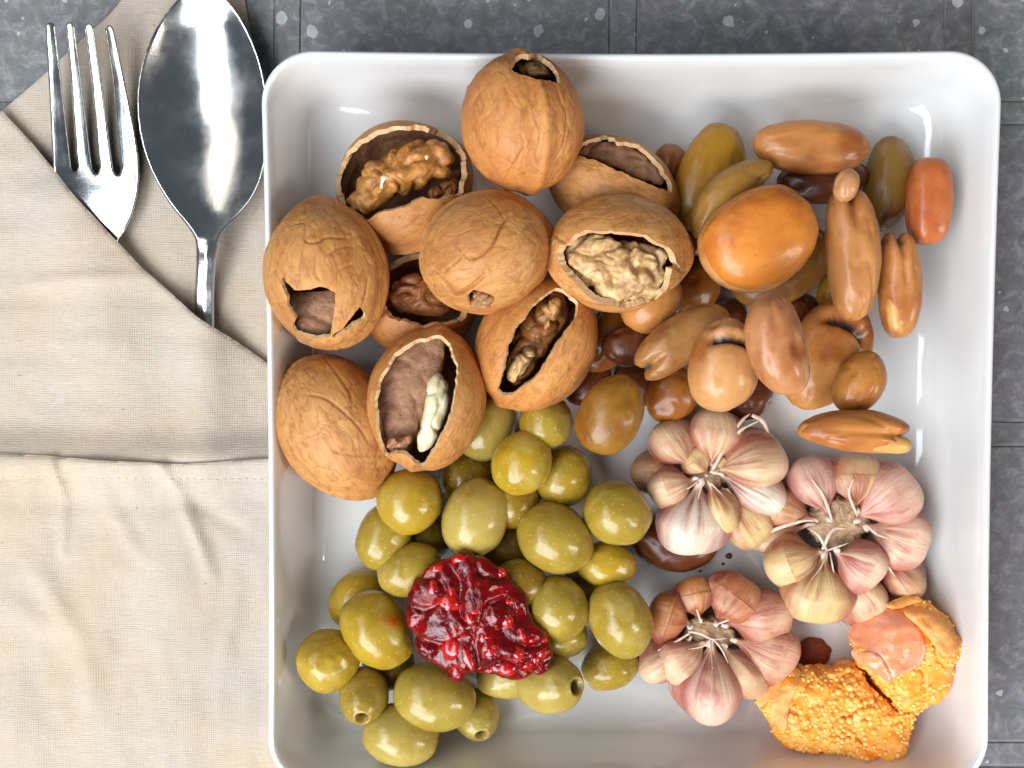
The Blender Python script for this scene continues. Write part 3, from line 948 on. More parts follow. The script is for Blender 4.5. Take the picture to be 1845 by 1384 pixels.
BEANS = [  # first four fill gaps, coloured dark to stand in for deep shade
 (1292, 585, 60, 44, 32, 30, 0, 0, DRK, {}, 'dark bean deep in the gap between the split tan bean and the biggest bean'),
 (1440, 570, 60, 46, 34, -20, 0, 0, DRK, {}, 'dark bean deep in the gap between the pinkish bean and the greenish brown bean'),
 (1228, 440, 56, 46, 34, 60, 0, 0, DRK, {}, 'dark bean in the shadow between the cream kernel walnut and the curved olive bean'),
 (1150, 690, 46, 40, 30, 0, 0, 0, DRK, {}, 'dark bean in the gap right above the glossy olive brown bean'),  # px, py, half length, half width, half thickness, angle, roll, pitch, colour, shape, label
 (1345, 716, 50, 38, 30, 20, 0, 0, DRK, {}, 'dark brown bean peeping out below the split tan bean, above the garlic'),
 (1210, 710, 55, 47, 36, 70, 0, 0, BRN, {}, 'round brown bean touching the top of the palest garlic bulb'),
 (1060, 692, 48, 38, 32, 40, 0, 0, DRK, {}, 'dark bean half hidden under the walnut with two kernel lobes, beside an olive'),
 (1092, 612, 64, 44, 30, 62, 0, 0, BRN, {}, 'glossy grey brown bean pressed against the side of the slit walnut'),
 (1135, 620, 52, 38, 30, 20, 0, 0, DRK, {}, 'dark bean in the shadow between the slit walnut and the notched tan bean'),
 (1240, 528, 68, 50, 36, 45, 0, 0, BRN, dict(bend=.05), 'reddish brown bean beside the cream kernel walnut'),
 (1510, 520, 44, 36, 30, 60, 0, 0, GRN, {}, 'small greenish bean showing between the big beans by the notched one'),
 (1207, 304, 44, 36, 34, 80, 0, 0, BRN, {}, 'brown bean peeping out behind the empty walnut shell'),
 (1600, 332, 86, 47, 40, 82, 0, 0, (0.24, 0.13, 0.02), {}, 'dark olive green bean standing under the end of the long flat bean'),
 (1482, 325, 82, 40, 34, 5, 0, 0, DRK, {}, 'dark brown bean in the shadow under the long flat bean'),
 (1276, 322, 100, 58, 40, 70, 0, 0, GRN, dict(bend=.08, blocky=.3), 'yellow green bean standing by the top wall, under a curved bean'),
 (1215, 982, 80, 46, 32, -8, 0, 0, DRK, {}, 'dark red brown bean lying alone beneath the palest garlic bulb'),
 (1408, 482, 100, 62, 40, 30, 0, 0, (0.27, 0.13, 0.022), dict(bend=.05), 'greenish brown bean underneath the big orange bean'),
 (1175, 545, 62, 50, 40, 45, 0, 0, TAN, dict(bend=.05), 'tan bean with a creased end under the cream kernel walnut'),
 (1490, 640, 108, 72, 50, 62, 0, 0, TAN, dict(slit=.62, bend=.05, taper=.05), 'tan bean with its skin split open by the black eye, under a pinkish bean'),
 (1673, 362, 78, 38, 42, 90, 0, 0, (0.46, 0.13, 0.03), dict(blocky=.9, bend=.02, groove=.0), 'blocky reddish bean leaning on the plate wall, apart from the others'),
 (1620, 512, 98, 37, 40, 92, 0, 0, (0.50, 0.205, 0.05), dict(notch=.20, groove=.07, wrk=2.8, blocky=.5, bend=.05), 'slim notched bean with a pale split tip by the plate wall'),
 (1228, 614, 98, 44, 46, 214, 0, 4, (0.38, 0.18, 0.045), dict(notch=.15, groove=.08, wrk=2.0, blocky=.4, bend=.1), 'greyish tan notched bean lying between the split bean and the cream kernel walnut'),
 (1100, 747, 77, 58, 48, 62, 0, 0, (0.29, 0.14, 0.014), dict(bend=.03, taper=-.08), 'glossy olive brown bean between the olives and the palest garlic'),
 (1548, 690, 61, 44, 42, 62, 0, 0, (0.48, 0.20, 0.035), dict(bend=.06), 'small smooth tan bean lying above the long notched bean'),
 (1543, 778, 104, 38, 42, -4, 0, 0, (0.50, 0.20, 0.04), dict(notch=.2, groove=.1, wrk=2.8, bend=-.1, blocky=.2, taper=.12), 'long orange tan bean with a gaping pale end above the largest garlic'),
 (1462, 265, 104, 48, 42, -3, 0, 0, (0.50, 0.21, 0.05), dict(bend=.03, blocky=.25), 'long flat tan bean lying across the others near the top wall'),
 (1312, 352, 95, 37, 38, 43, 0, 0, (0.36, 0.185, 0.03), dict(bend=-.28), 'curved olive bean resting on the yellow green bean'),
 (1370, 426, 106, 86, 50, 28, 0, 0, (0.62, 0.215, 0.025), dict(bend=.035, blocky=.22), 'biggest bean, bright orange and smooth, on top of the pile'),
 (1535, 458, 120, 46, 48, 94, 0, 0, (0.50, 0.22, 0.055), dict(notch=.17, groove=.06, wrk=2.8, blocky=.5, bend=.06, taper=.06), 'long upright bean with a notched top beside the biggest orange bean'),
 (1526, 334, 30, 23, 24, 75, 0, 0, (0.50, 0.24, 0.08), dict(bend=.0), 'small bean stub sitting on the notch of the long upright bean'),
 (1304, 657, 86, 64, 54, 82, 0, 0, (0.54, 0.27, 0.08), dict(slit=.60, taper=-.12, bend=.04), 'plump pale tan bean with a black split eye above the palest garlic'),
 (1401, 622, 93, 53, 50, 104, 0, 0, PNK, dict(bend=-.12, blocky=.25, wrk=3), 'pinkish smooth bean lying over the split tan bean'),
]
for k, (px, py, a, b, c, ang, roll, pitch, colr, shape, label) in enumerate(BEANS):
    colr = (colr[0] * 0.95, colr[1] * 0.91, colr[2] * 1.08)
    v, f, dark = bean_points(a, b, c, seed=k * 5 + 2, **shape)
    R = rot(ang, roll, pitch)
    w = v @ R.T
    z = rest(w, px, py, 14)
    s = depth_scale(z)
    v, w = v * s, w * s
    c3 = P(px, py, z)
    settle(w, c3)
    me = mesh('fava_bean', v, f, M['bean'], attrs={'dark': dark})
    if label.startswith('slim notched') or label.startswith('long orange tan'):
        o = empty('fava_bean', c3)
        sk = put('skin', me, (0, 0, 0), o, colr); sk.rotation_euler = Matrix(R.tolist()).to_euler()
        # pale halves of the seed that stick out of the split skin
        if label.startswith('slim'):
            lobes = [((1609, 520), (1620, 606), 18)]
        else:
            lobes = [((1560, 797), (1643, 803), 15)]
        for (ax, ay), (bx, by), r in lobes:
            zt = c3[2] + c * 0.44
            pa = P(ax, ay, zt) - c3; pb = P(bx, by, zt - 6) - c3
            path = spline([pa, (pa + pb) / 2 + [0, 0, 4], pb], 14)
            u = np.linspace(0, 1, 14)
            tv, tf = tube(path, r * np.sqrt(np.maximum(1 - (2 * u - 1) ** 4, 0.02)), 14, 0.8)
            put('seed_half', mesh('seed_half', tv, tf, M['bean'], attrs={'dark': np.zeros(len(tv))}), (0, 0, 0), o, (0.60, 0.32, 0.09))
    elif label.startswith('biggest'):
        o = empty('fava_bean', c3)
        sk = put('seed_half', me, (0, 0, 0), o, colr); sk.rotation_euler = Matrix(R.tolist()).to_euler()
        # the split skin that shows as a thin lip under the seed on its lower left
        v2, f2, d2 = bean_points(a * 1.02 * s, b * 1.03 * s, c * s * 0.8, seed=k * 5 + 3, **shape)
        v2[:, 0] -= 6; v2[:, 1] -= 3; v2[:, 2] -= 10
        q = put('skin', mesh('skin', v2, f2, M['bean'], attrs={'dark': d2}), (0, 0, 0), o, (0.50, 0.24, 0.08)); q.rotation_euler = sk.rotation_euler
    else:
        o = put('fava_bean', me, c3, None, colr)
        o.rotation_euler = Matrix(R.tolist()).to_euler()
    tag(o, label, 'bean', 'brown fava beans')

# ------------------------------------------------------------------ olives
OG, OY, OP, OD = (0.34, 0.24, 0.032), (0.42, 0.27, 0.020), (0.42, 0.315, 0.075), (0.21, 0.12, 0.010)  # OD darkens the deep olives, standing in for shade in the gaps
OLIVES = [
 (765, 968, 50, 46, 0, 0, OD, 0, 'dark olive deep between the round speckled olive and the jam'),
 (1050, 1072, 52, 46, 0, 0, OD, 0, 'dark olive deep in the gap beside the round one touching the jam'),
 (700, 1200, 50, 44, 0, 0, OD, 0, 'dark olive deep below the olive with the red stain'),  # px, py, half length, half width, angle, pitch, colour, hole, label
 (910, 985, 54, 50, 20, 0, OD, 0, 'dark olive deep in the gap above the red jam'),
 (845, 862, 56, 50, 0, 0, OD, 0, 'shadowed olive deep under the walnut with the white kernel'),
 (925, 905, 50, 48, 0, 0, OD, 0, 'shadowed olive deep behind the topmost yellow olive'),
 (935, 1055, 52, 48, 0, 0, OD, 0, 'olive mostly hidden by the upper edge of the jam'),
 (1012, 1145, 50, 44, 0, 0, OG, 0, 'olive whose edge shows under the one beside the jam'),
 (655, 1253, 58, 46, -82, 62, (0.33, 0.235, 0.04), 1, 'pitted olive with its dark hole facing down, wedged among the lowest olives'),
 (858, 1288, 52, 42, -65, 60, OP, 1, 'small pale pitted olive with its hole showing below the jam'),
 (925, 1215, 70, 42, 8, 0, OP, 0, 'pale olive lying right under the lower edge of the jam'),
 (1100, 1200, 55, 43, 20, 0, OG, 0, 'low olive next to the front garlic bulb'),
 (1093, 1018, 56, 42, -5, 0, OY, 0, 'wet yellow olive low down between two bigger olives near the lone brown bean'),
 (692, 966, 64, 49, 72, 0, OG, 0, 'olive leaning on the white wall below the whole walnut'),
 (645, 1078, 60, 47, 45, 0, OY, 0, 'olive squeezed behind the one with the red jam stain'),
 (1014, 858, 58, 53, 60, 0, (0.36, 0.23, 0.02), 0, 'amber olive behind the topmost yellow olive, near the glossy brown bean'),
 (985, 762, 50, 47, 30, 0, OG, 0, 'small olive peeking out below the slit walnut'),
 (880, 768, 68, 50, 62, 0, OP, 0, 'pale long olive behind the walnut with the white kernel'),
 (738, 1025, 62, 47, 22, 0, OG, 0, 'olive partly covered by the upper left edge of the jam'),
 (592, 1189, 59, 57, 30, 0, OY, 0, 'round olive with small water blisters nearest the wall'),
 (722, 1324, 72, 56, -12, 0, OP, 0, 'frontmost olive at the bottom of the pile'),
 (990, 1232, 72, 54, 12, 46, OP, 1, 'pitted olive with a neat hole at its end, below the jam tip'),
 (1118, 1117, 73, 57, -65, 0, OG, 0, 'large olive touching the front garlic bulb'),
 (1112, 925, 64, 58, -28, 0, OG, 0, 'olive resting against the palest garlic bulb'),
 (738, 903, 61, 59, 20, 0, OY, 0, 'round speckled olive just below the whole walnut'),
 (1004, 1096, 61, 58, -30, 0, OG, 0, 'round olive touching the jam, above the pitted one'),
 (857, 932, 74, 60, 66, 0, OP, 0, 'large pale upright olive directly above the jam'),
 (1000, 970, 74, 62, -35, 0, (0.36, 0.25, 0.035), 0, 'large egg shaped olive in the middle of the olive pile'),
 (940, 834, 61, 53, 62, 0, (0.44, 0.28, 0.015), 0, 'brightest yellow olive on top, just below the slit walnut'),
 (680, 1135, 78, 62, -55, 0, OY, 0, 'large olive with a red jam stain beside the jam'),
 (783, 1257, 78, 62, -14, 0, (0.36, 0.26, 0.04), 0, 'large speckled olive at the lower edge of the jam'),
]
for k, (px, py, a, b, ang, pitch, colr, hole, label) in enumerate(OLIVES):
    d, f = sphere(44, 56)
    x, y, z = d[:, 0], d[:, 1], d[:, 2]
    p = np.stack([a * x, b * y * (1 - 0.05 * x), b * z * (1 - 0.05 * x)], 1)
    n = normals(p, f)
    q = d * 1.6
    p += n * (3.4 * pn(q * 0.9, k) + 1.2 * pn(q * 2.7, k + 40))[:, None]
    t = sstep(0.93, 1.0, np.abs(x)) * (x < 0)
    p[:, 0] += 1.5 * t
    dark = np.zeros(len(d))
    r = np.hypot(y, z)
    if hole:
        h = sstep(0.30, 0.17, r) * (x > 0)
        lip = np.exp(-((r - 0.34) / 0.07) ** 2) * (x > 0)
        p[:, 0] -= a * 0.42 * h
        p[:, 0] += 2.0 * lip
        dark = h
    else:
        p[:, 0] -= 5.0 * np.exp(-(r / 0.08) ** 2) * (x > 0)
        dark = 0.5 * np.exp(-(r / 0.07) ** 2) * (x > 0)
        p[:, 0] -= 2.0 * np.exp(-((r - 0.2) / 0.1) ** 2) * (x > 0)
    if 'blisters' in label:
        for bx, by in ((-14, 2), (12, 14), (22, -8), (-6, -22), (30, 18), (-30, 10)):
            c = np.array([bx, by, math.sqrt(max(55 ** 2 - bx * bx - by * by, 1))]); R = rot(ang, 0, pitch)
            c = R.T @ c
            dd = np.linalg.norm(p - c, axis=1)
            p += n * (3.2 * np.exp(-(dd / 6.5) ** 2))[:, None]
    R = rot(ang, random.uniform(0, 360), pitch)
    if 'blisters' in label or 'stain beside' in label: R = rot(ang, 0, pitch)
    w = p @ R.T
    z0 = rest(w, px, py, 16)
    z0 = min(z0, 78 if 'pale long' in label else 152 if 'brightest' in label else 95 if 'amber' in label else 132)
    s = depth_scale(z0)
    c3 = P(px, py, z0)
    settle(w * s, c3)
    at = {'dark': dark}
    if 'stain beside' in label:                           # a smear of jam on its skin
        ww = w * s + c3; q = proj(ww)
        dd = np.hypot((q[:, 0] - 710) / 1.3, q[:, 1] - 1120) + 9 * pn(ww * 0.08, 640)
        at['stain'] = sstep(20, 3, dd) * (w[:, 2] > 0)
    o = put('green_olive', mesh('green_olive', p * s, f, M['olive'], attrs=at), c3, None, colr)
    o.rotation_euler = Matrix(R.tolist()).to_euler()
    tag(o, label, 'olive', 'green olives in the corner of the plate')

# ------------------------------------------------------------------ walnuts
def shell_points(a, b, c, seed, seam=0.0, nu=120, nv=210, tip=0.06, tipw=0.0):
    d, f = sphere(nu, nv)
    x, y, z = d[:, 0], d[:, 1], d[:, 2]
    p = np.stack([a * x, b * y, c * z], 1)
    p[:, 0] += a * tip * np.clip((x - 0.80) / 0.2, 0, 1) ** 2
    s = y * math.cos(seam) + z * math.sin(seam)
    rr = 1 + 0.030 * np.exp(-(s / 0.075) ** 2) - 0.018 * np.exp(-((np.abs(s) - 0.22) / 0.10) ** 2)
    q = d * np.array([1.5, 2.4, 2.4])
    wq = q + 0.35 * np.stack([pn(q * 1.3, seed + 1), pn(q * 1.3, seed + 2), pn(q * 1.3, seed + 3)], -1)
    fine = 0.035 * pn(q * 0.75, seed + 4) + 0.016 * pn(q * 1.9, seed + 5)
    m1 = sstep(-0.25, 0.25, pn(q * 0.8, seed + 6)); m2 = sstep(-0.1, 0.35, pn(q * 1.1, seed + 7))
    fine = fine - 0.010 * crease(wq * 1.05, seed + 8, 0.028) * m1 - 0.006 * crease(wq * np.array([1.3, 2.1, 2.1]), seed + 9, 0.05) * m2
    fine = fine + 0.003 * pn(wq * np.array([2, 6, 6]), seed + 10)
    return p * (rr + fine)[:, None], f, d

def crack_dent(p, d, pp, w, cracks):
    """fine cracks in the upper shell along lines seen in the photograph, one lip standing a little proud"""
    up = sstep(-5, 10, w[:, 2])
    for wd, dep, pts in cracks:
        if wd != 2.6: wd, dep = wd * 0.75, dep * 0.55
        pts = spline(np.array(pts, float), 24)
        best = np.full(len(p), 1e9); side = np.zeros(len(p)); tt = np.zeros(len(p))
        for k in range(len(pts) - 1):
            e = pts[k + 1] - pts[k]
            v = pp - pts[k]
            t = np.clip((v @ e) / max(e @ e, 1e-9), 0, 1)
            q = v - t[:, None] * e
            dd = np.hypot(q[:, 0], q[:, 1])
            m = dd < best
            best[m] = dd[m]; side[m] = np.sign(e[0] * v[:, 1] - e[1] * v[:, 0])[m]; tt[m] = (k + t[m]) / (len(pts) - 1)
        fade = np.sin(PI * np.clip(tt * 0.94 + 0.03, 0, 1)) ** 0.5 * up
        h = -dep * np.exp(-(best / wd) ** 2) + 0.55 * dep * np.exp(-best / (wd * 4)) * (side > 0) * sstep(0.5, 1.5, best / wd)
        p = p + d * (h * fade)[:, None]
    return p

def walnut(px, py, z, a, b, c, ang, label, seed, roll=0, pitch=0, seam=0.0, cuts=(), th=11.0, tint=(1, 1, 1), jag=2.4, tip=0.06, cracks=(), res=1.0):
    """a whole shell, or one broken open where the polygons (photo places) fall on its upper side"""
    s = depth_scale(z)
    R = rot(ang, roll, pitch)
    p, f, d = shell_points(a * s, b * s, c * s, seed, math.radians(seam), int(120 * res), int(210 * res), tip=tip)
    c3 = P(px, py, z)
    w = p @ R.T
    if not cuts:
        p = crack_dent(p, d, proj(w + c3), w, cracks); w = p @ R.T
        o = put('walnut', mesh('walnut', w, f, M['shell']), c3, None, tint)
        # keep the grain along the nut: the mesh stays in its own frame
        o.data.transform(Matrix(R.T.tolist()).to_4x4()); o.rotation_euler = Matrix(R.tolist()).to_euler()
        tag(o, label, 'walnut', 'walnuts on the plate')
        return o, c3, None
    pp = proj(w + c3)
    p = crack_dent(p, d, pp, w, cracks)
    fld = np.full(len(w), 1e9)
    for poly in cuts:
        fld = np.minimum(fld, sdpoly(pp, np.array(poly)))
    wob = jag * (pn(w * 0.06, seed + 20) * 1.3 + 0.9 * pn(w * 0.16, seed + 21)) * 1.8
    fld = fld + wob + np.clip(-w[:, 2] - 4, 0, 1e9) * 2.0
    ov, of, border, used = snap_cut(p, f, fld)
    r = np.linalg.norm(ov, axis=1)
    dd = d[used]
    tk = th * s * (1 + 0.35 * pn(dd * 3, seed + 30))
    iv = ov * (1 - tk / r)[:, None]
    iv = iv + dd * (3.0 * pn(dd * 4, seed + 31) + 1.0 * pn(dd * 8, seed + 32))[:, None]
    bs = {i for e in border for i in e}
    n = len(ov)
    verts = [ov, iv]
    fs = list(of) + [tuple(i + n for i in reversed(q)) for q in of]
    mi = [0] * len(of) + [1] * len(of)
    bl = sorted(bs); rb = {i: k for k, i in enumerate(bl)}
    base = 2 * n
    m = len(bl)
    mid = (ov[bl] + iv[bl]) / 2
    verts += [ov[bl], mid, iv[bl]]
    for a_, b_ in border:
        i, j = rb[a_], rb[b_]
        fs.append((base + j, base + i, base + m + i, base + m + j)); mi.append(2)
        fs.append((base + m + j, base + m + i, base + 2 * m + i, base + 2 * m + j)); mi.append(2)
    o = empty('walnut', c3)
    q = put('shell', mesh('shell', np.vstack(verts), fs, [M['shell'], M['shell_in'], M['shell_edge']], mi), (0, 0, 0), o, tint)
    q.rotation_euler = Matrix(R.tolist()).to_euler()
    tag(o, label, 'walnut', 'walnuts on the plate')
    return o, c3, R

def grow(poly, k):
    p = np.array(poly, float); c = p.mean(0)
    return (c + (p - c) * k).tolist()

def kernel(par, c3, poly, z, up, dn, colr, seed, name='kernel', mat='kernel', amp=1.0, flat=2.3, f1=0.021):
    p, f, c, d = blob(poly, z, up, dn, 70, 140, flat)
    n = normals(p, f)
    q = p * f1
    wq = q + 0.4 * np.stack([pn(q * 1.2, seed + 1), pn(q * 1.2, seed + 2), pn(q * 1.2, seed + 3)], -1)
    h = -9 * crease(wq, seed + 4, 0.11) + 7 * pn(q * 1.1, seed + 5) - 2.5 * crease(wq * 1.7, seed + 6, 0.10) + 0.8 * pn(q * 4, seed + 7)
    p = p + n * (h * amp)[:, None]
    return put(name, mesh(name, p + c - c3, f, M[mat]), (0, 0, 0), par, colr)

AMB, CRM = (0.56, 0.25, 0.055), (0.72, 0.47, 0.21)
Z2 = 105
w, c3, _ = walnut(755, 550, 92, 104, 92, 80, 20, 'dark broken walnut deep in the middle of the walnut pile', 11, cuts=[
    [(668, 500), (700, 462), (770, 450), (830, 480), (850, 540), (835, 580), (760, 590), (700, 572), (676, 540)]], tint=(0.75, 0.62, 0.5))
kernel(w, c3, [(690, 520), (720, 490), (790, 490), (830, 530), (815, 570), (740, 578), (700, 560)], 110, 26, 26, (0.30, 0.10, 0.03), 210)

o2 = lambda l: zoomed(l, 590, 200, 4.943)
w, c3, _ = walnut(727, 338, 112, 120, 118, 96, 25, 'open walnut half packed with an amber wrinkled kernel by the top wall', 23, seam=80, cuts=[
    o2([(120, 860), (60, 640), (150, 400), (280, 260), (460, 170), (650, 130), (850, 130), (1030, 180), (1160, 270), (1230, 400), (1240, 560), (1200, 740), (1000, 790), (860, 765), (700, 850), (480, 900), (330, 985), (190, 900)])], th=9)
kernel(w, c3, o2([(150, 870), (230, 660), (320, 445), (470, 430), (600, 320), (800, 240), (1010, 250), (1150, 390), (1120, 560), (960, 660), (830, 690), (700, 745), (560, 800), (330, 970), (240, 940)]), 132, 50, 40, AMB, 31, amp=1.15)
kernel(w, c3, o2([(880, 700), (1000, 640), (1150, 590), (1190, 700), (1130, 830), (960, 850), (890, 790)]), 112, 34, 30, (0.40, 0.15, 0.04), 36)
for (poly, zz) in ((o2([(455, 640), (480, 570), (560, 560), (585, 590), (520, 620), (500, 700), (465, 700)]), 182), (o2([(850, 400), (890, 385), (915, 410), (900, 445), (865, 435)]), 183)):
    kernel(w, c3, poly, zz - 8, 12, 10, (0.8, 0.7, 0.5), 38, 'kernel_chip', 'kernel_white', 0.25)

o6 = lambda l: zoomed(l, 980, 220, 7.096)
w, c3, _ = walnut(1103, 336, 105, 118, 88, 92, -22, 'empty walnut half shell with its fuzzy brown inside showing', 37, seam=75, pitch=8, cuts=[
    o6([(330, 420), (400, 320), (480, 262), (580, 235), (760, 175), (880, 200), (960, 260), (1070, 245), (1240, 310), (1400, 450), (1530, 610), (1640, 800), (1640, 900), (1500, 860), (1130, 705), (880, 592), (620, 480), (480, 440)])], th=8, jag=1.6)
kernel(w, c3, o6([(400, 440), (440, 300), (760, 215), (1060, 280), (1380, 470), (1560, 680), (1560, 840), (1300, 770), (1100, 690), (880, 585), (620, 475)]), 136, 14, 30, (0.30, 0.155, 0.075), 44, 'membrane', 'shell_in', 0.35)

z3 = lambda l: zoomed(l, 470, 440, 2.365)
walnut(608, 768, 128, 134, 104, 104, -62, 'whole unbroken walnut leaning on the white wall of the plate', 51, seam=70, res=1.3, cracks=[(3, 4, z3([(270, 480), (330, 560), (380, 640), (390, 720)])), (3, 3.5, z3([(190, 640), (280, 660), (400, 760), (470, 860)])), (2.5, 3, z3([(330, 620), (300, 720), (240, 800), (140, 830)])), (2.5, 3, z3([(300, 880), (400, 900), (520, 900)]))])

o4 = lambda l: zoomed(l, 840, 490, 5.323)
w, c3, _ = walnut(966, 620, 142, 128, 106, 106, 58, 'walnut with a wide slit showing two kernel lobes', 63, seam=10, cuts=[
    o4([(285, 1150), (345, 960), (400, 700), (460, 560), (580, 390), (700, 250), (860, 150), (970, 190), (1075, 290), (1070, 420), (950, 570), (810, 780), (710, 950), (620, 1050), (440, 1180), (330, 1180)])], th=6.5, jag=1.8, tint=(1.05, .98, .9))
kernel(w, c3, o4([(370, 1020), (400, 740), (540, 450), (700, 250), (880, 150), (1020, 260), (950, 500), (760, 780), (600, 1020), (450, 1130)]), 162, 28, 60, (0.33, 0.12, 0.03), 65, amp=.8)
kernel(w, c3, o4([(715, 330), (780, 280), (880, 240), (915, 300), (890, 420), (830, 520), (765, 575), (725, 530), (770, 430)]), 184, 26, 24, (0.60, 0.33, 0.11), 67, 'kernel_lobe', amp=.55)
kernel(w, c3, o4([(395, 950), (430, 850), (500, 760), (600, 695), (690, 720), (690, 800), (600, 900), (560, 990), (460, 1090), (400, 1040)]), 182, 30, 24, (0.66, 0.42, 0.17), 71, 'kernel_lobe', amp=.6)

o3 = lambda l: zoomed(l, 640, 570, 4.61)
w, c3, _ = walnut(768, 722, 166, 129, 107, 104, 78, 'cracked open walnut with a bare white kernel stripe inside', 75, seam=0, cuts=[
    o3([(255, 1165), (190, 1010), (165, 860), (160, 680), (215, 490), (330, 310), (490, 200), (690, 158), (730, 175), (790, 230), (850, 400), (850, 560), (805, 800), (745, 950), (645, 1130), (575, 1240), (520, 1240), (420, 1150), (330, 1130)])], th=7, jag=1.6)
kernel(w, c3, grow(o3([(240, 1080), (170, 900), (180, 620), (310, 360), (510, 210), (710, 170), (730, 420), (620, 640), (530, 900), (470, 1100)]), 1.10), 178, 14, 60, (0.30, 0.13, 0.08), 78, 'membrane', 'shell_in', 0.3)
kernel(w, c3, o3([(590, 540), (680, 455), (760, 510), (795, 650), (765, 800), (705, 980), (640, 1095), (540, 1145), (505, 1080), (525, 920), (590, 740)]), 205, 26, 40, (0.8, 0.7, 0.5), 82, 'kernel', 'kernel_white', 0.35)
kernel(w, c3, o3([(225, 1080), (300, 960), (400, 990), (480, 960), (490, 1080), (400, 1130), (270, 1130)]), 196, 22, 20, (0.42, 0.2, 0.11), 84, 'kernel_lobe', 'kernel', 0.8)

o5 = lambda l: zoomed(l, 470, 350, 4.772)
w, c3, _ = walnut(589, 497, 160, 132, 112, 108, 100, 'walnut with a jagged hole punched low in its shell, against the wall', 91, seam=78, cuts=[
    o5([(178, 675), (215, 745), (290, 828), (400, 825), (510, 795), (580, 810), (645, 850), (640, 960), (625, 1080), (600, 1222), (480, 1245), (300, 1190), (275, 1135), (305, 1070), (225, 945), (222, 870), (185, 790)]),
    o5([(600, 1228), (700, 1150), (855, 965), (900, 1030), (890, 1065), (760, 1155), (640, 1235)])], th=6.5, jag=1.1, res=1.35, cracks=[(2.4, 4, o5([(240, 270), (380, 250), (380, 400), (500, 410), (560, 370), (740, 380), (830, 360)])), (2.4, 4, o5([(470, 560), (470, 690), (520, 740)])), (2.2, 3.5, o5([(560, 600), (570, 520), (680, 460), (800, 450)])),
    (2.4, 4, o5([(650, 760), (680, 650), (790, 600)])), (2.4, 5, o5([(920, 720), (900, 850), (870, 960)])), (2.5, 4, o5([(900, 260), (980, 400), (1060, 600)]))])
kernel(w, c3, grow(o5([(280, 900), (420, 880), (620, 860), (640, 1000), (600, 1200), (480, 1260), (330, 1200), (290, 1050)]), 1.35), 186, 14, 50, (0.3, 0.14, 0.09), 95, 'membrane', 'shell_in', 0.4)

z2 = lambda l: zoomed(l, 470, 80, 2.365)
w, c3, _ = walnut(875, 455, 196, 118, 108, 106, 20, 'closed walnut with a cracked shell and chipped bottom, in the centre of the walnuts', 103, seam=100, cuts=[
    [(842, 532), (853, 521), (876, 528), (893, 536), (890, 548), (870, 556), (846, 552)],
    ], th=8, jag=0.4, res=1.45, cracks=[(2.6, 7, z2([(1062, 725), (1030, 770), (990, 850), (925, 907), (890, 900)])), (2.4, 6, z2([(852, 868), (850, 905), (815, 940), (772, 975)])), (2.6, 8, z2([(735, 955), (790, 1010), (832, 1062), (900, 1030), (960, 980)])),
        (2.2, 4, z2([(850, 870), (890, 915), (925, 905)])), (2.4, 4, z2([(700, 1000), (760, 1060), (800, 1120)])), (2.0, 3, z2([(950, 640), (1010, 700), (1040, 760)]))])
kernel(w, c3, [(835, 525), (860, 505), (890, 515), (905, 540), (880, 560), (845, 560)], 200, 60, 40, (0.4, 0.2, 0.08), 107)

on = lambda l: zoomed(l, 970, 330, 5.125)
w, c3, _ = walnut(1113, 456, 188, 128, 106, 104, 2, 'walnut broken open to a cream kernel that faces up, beside the beans', 111, seam=60, cuts=[
    on([(200, 580), (285, 555), (330, 480), (440, 435), (650, 440), (860, 455), (1000, 480), (1110, 560), (1210, 600), (1305, 775), (1235, 790), (1205, 960), (1080, 1085), (820, 1150), (640, 1120), (500, 1085), (420, 1000), (290, 880), (200, 750), (165, 650)])], th=12, jag=1.6, res=1.2, cracks=[(2.2, 3, on([(1260, 780), (1330, 820), (1370, 800)])), (3, 5, on([(130, 470), (200, 520), (260, 560)]))])
kernel(w, c3, on([(215, 640), (260, 575), (360, 490), (470, 440), (700, 460), (860, 520), (1000, 570), (1150, 600), (1220, 680), (1190, 800), (1180, 960), (1060, 1080), (820, 1140), (600, 1100), (420, 980), (280, 860)]), 212, 34, 60, CRM, 115, amp=1.3, f1=0.022)

w, c3, _ = walnut(942, 222, 205, 124, 110, 108, 97, 'topmost walnut standing over the plate rim with its broken end up', 123, seam=20, tip=0.02, cuts=[
    [(918, 124), (928, 104), (946, 98), (968, 97), (992, 112), (1006, 136), (1009, 150), (994, 146), (960, 140), (935, 134)]], th=9, jag=2.0, res=1.3, tint=(0.98, 0.86, 0.78), cracks=[(2.5, 4, z2([(1110, 380), (1120, 440), (1060, 540), (1030, 600)])), (2.2, 3, z2([(1180, 200), (1160, 290), (1190, 380), (1170, 470)])), (2.2, 3, z2([(1260, 200), (1300, 300), (1290, 420), (1240, 510)])), (2.2, 3, z2([(960, 200), (980, 280), (930, 330)])), (2.2, 3, z2([(1080, 180), (1040, 260), (1060, 330)]))])
kernel(w, c3, [(925, 128), (935, 112), (955, 108), (985, 118), (1000, 142), (975, 148), (945, 145)], 214, 22, 40, (0.52, 0.30, 0.12), 127, amp=.7)
fr, ff, fc, _ = blob([(838, 170), (842, 152), (858, 148), (866, 155), (858, 175), (846, 196), (838, 200)], 215, 5, 5, 14, 30)
put('shell_chip', mesh('shell_chip', fr + fc - c3, ff, M['shell']), (0, 0, 0), w, (0.98, 0.88, 0.82))

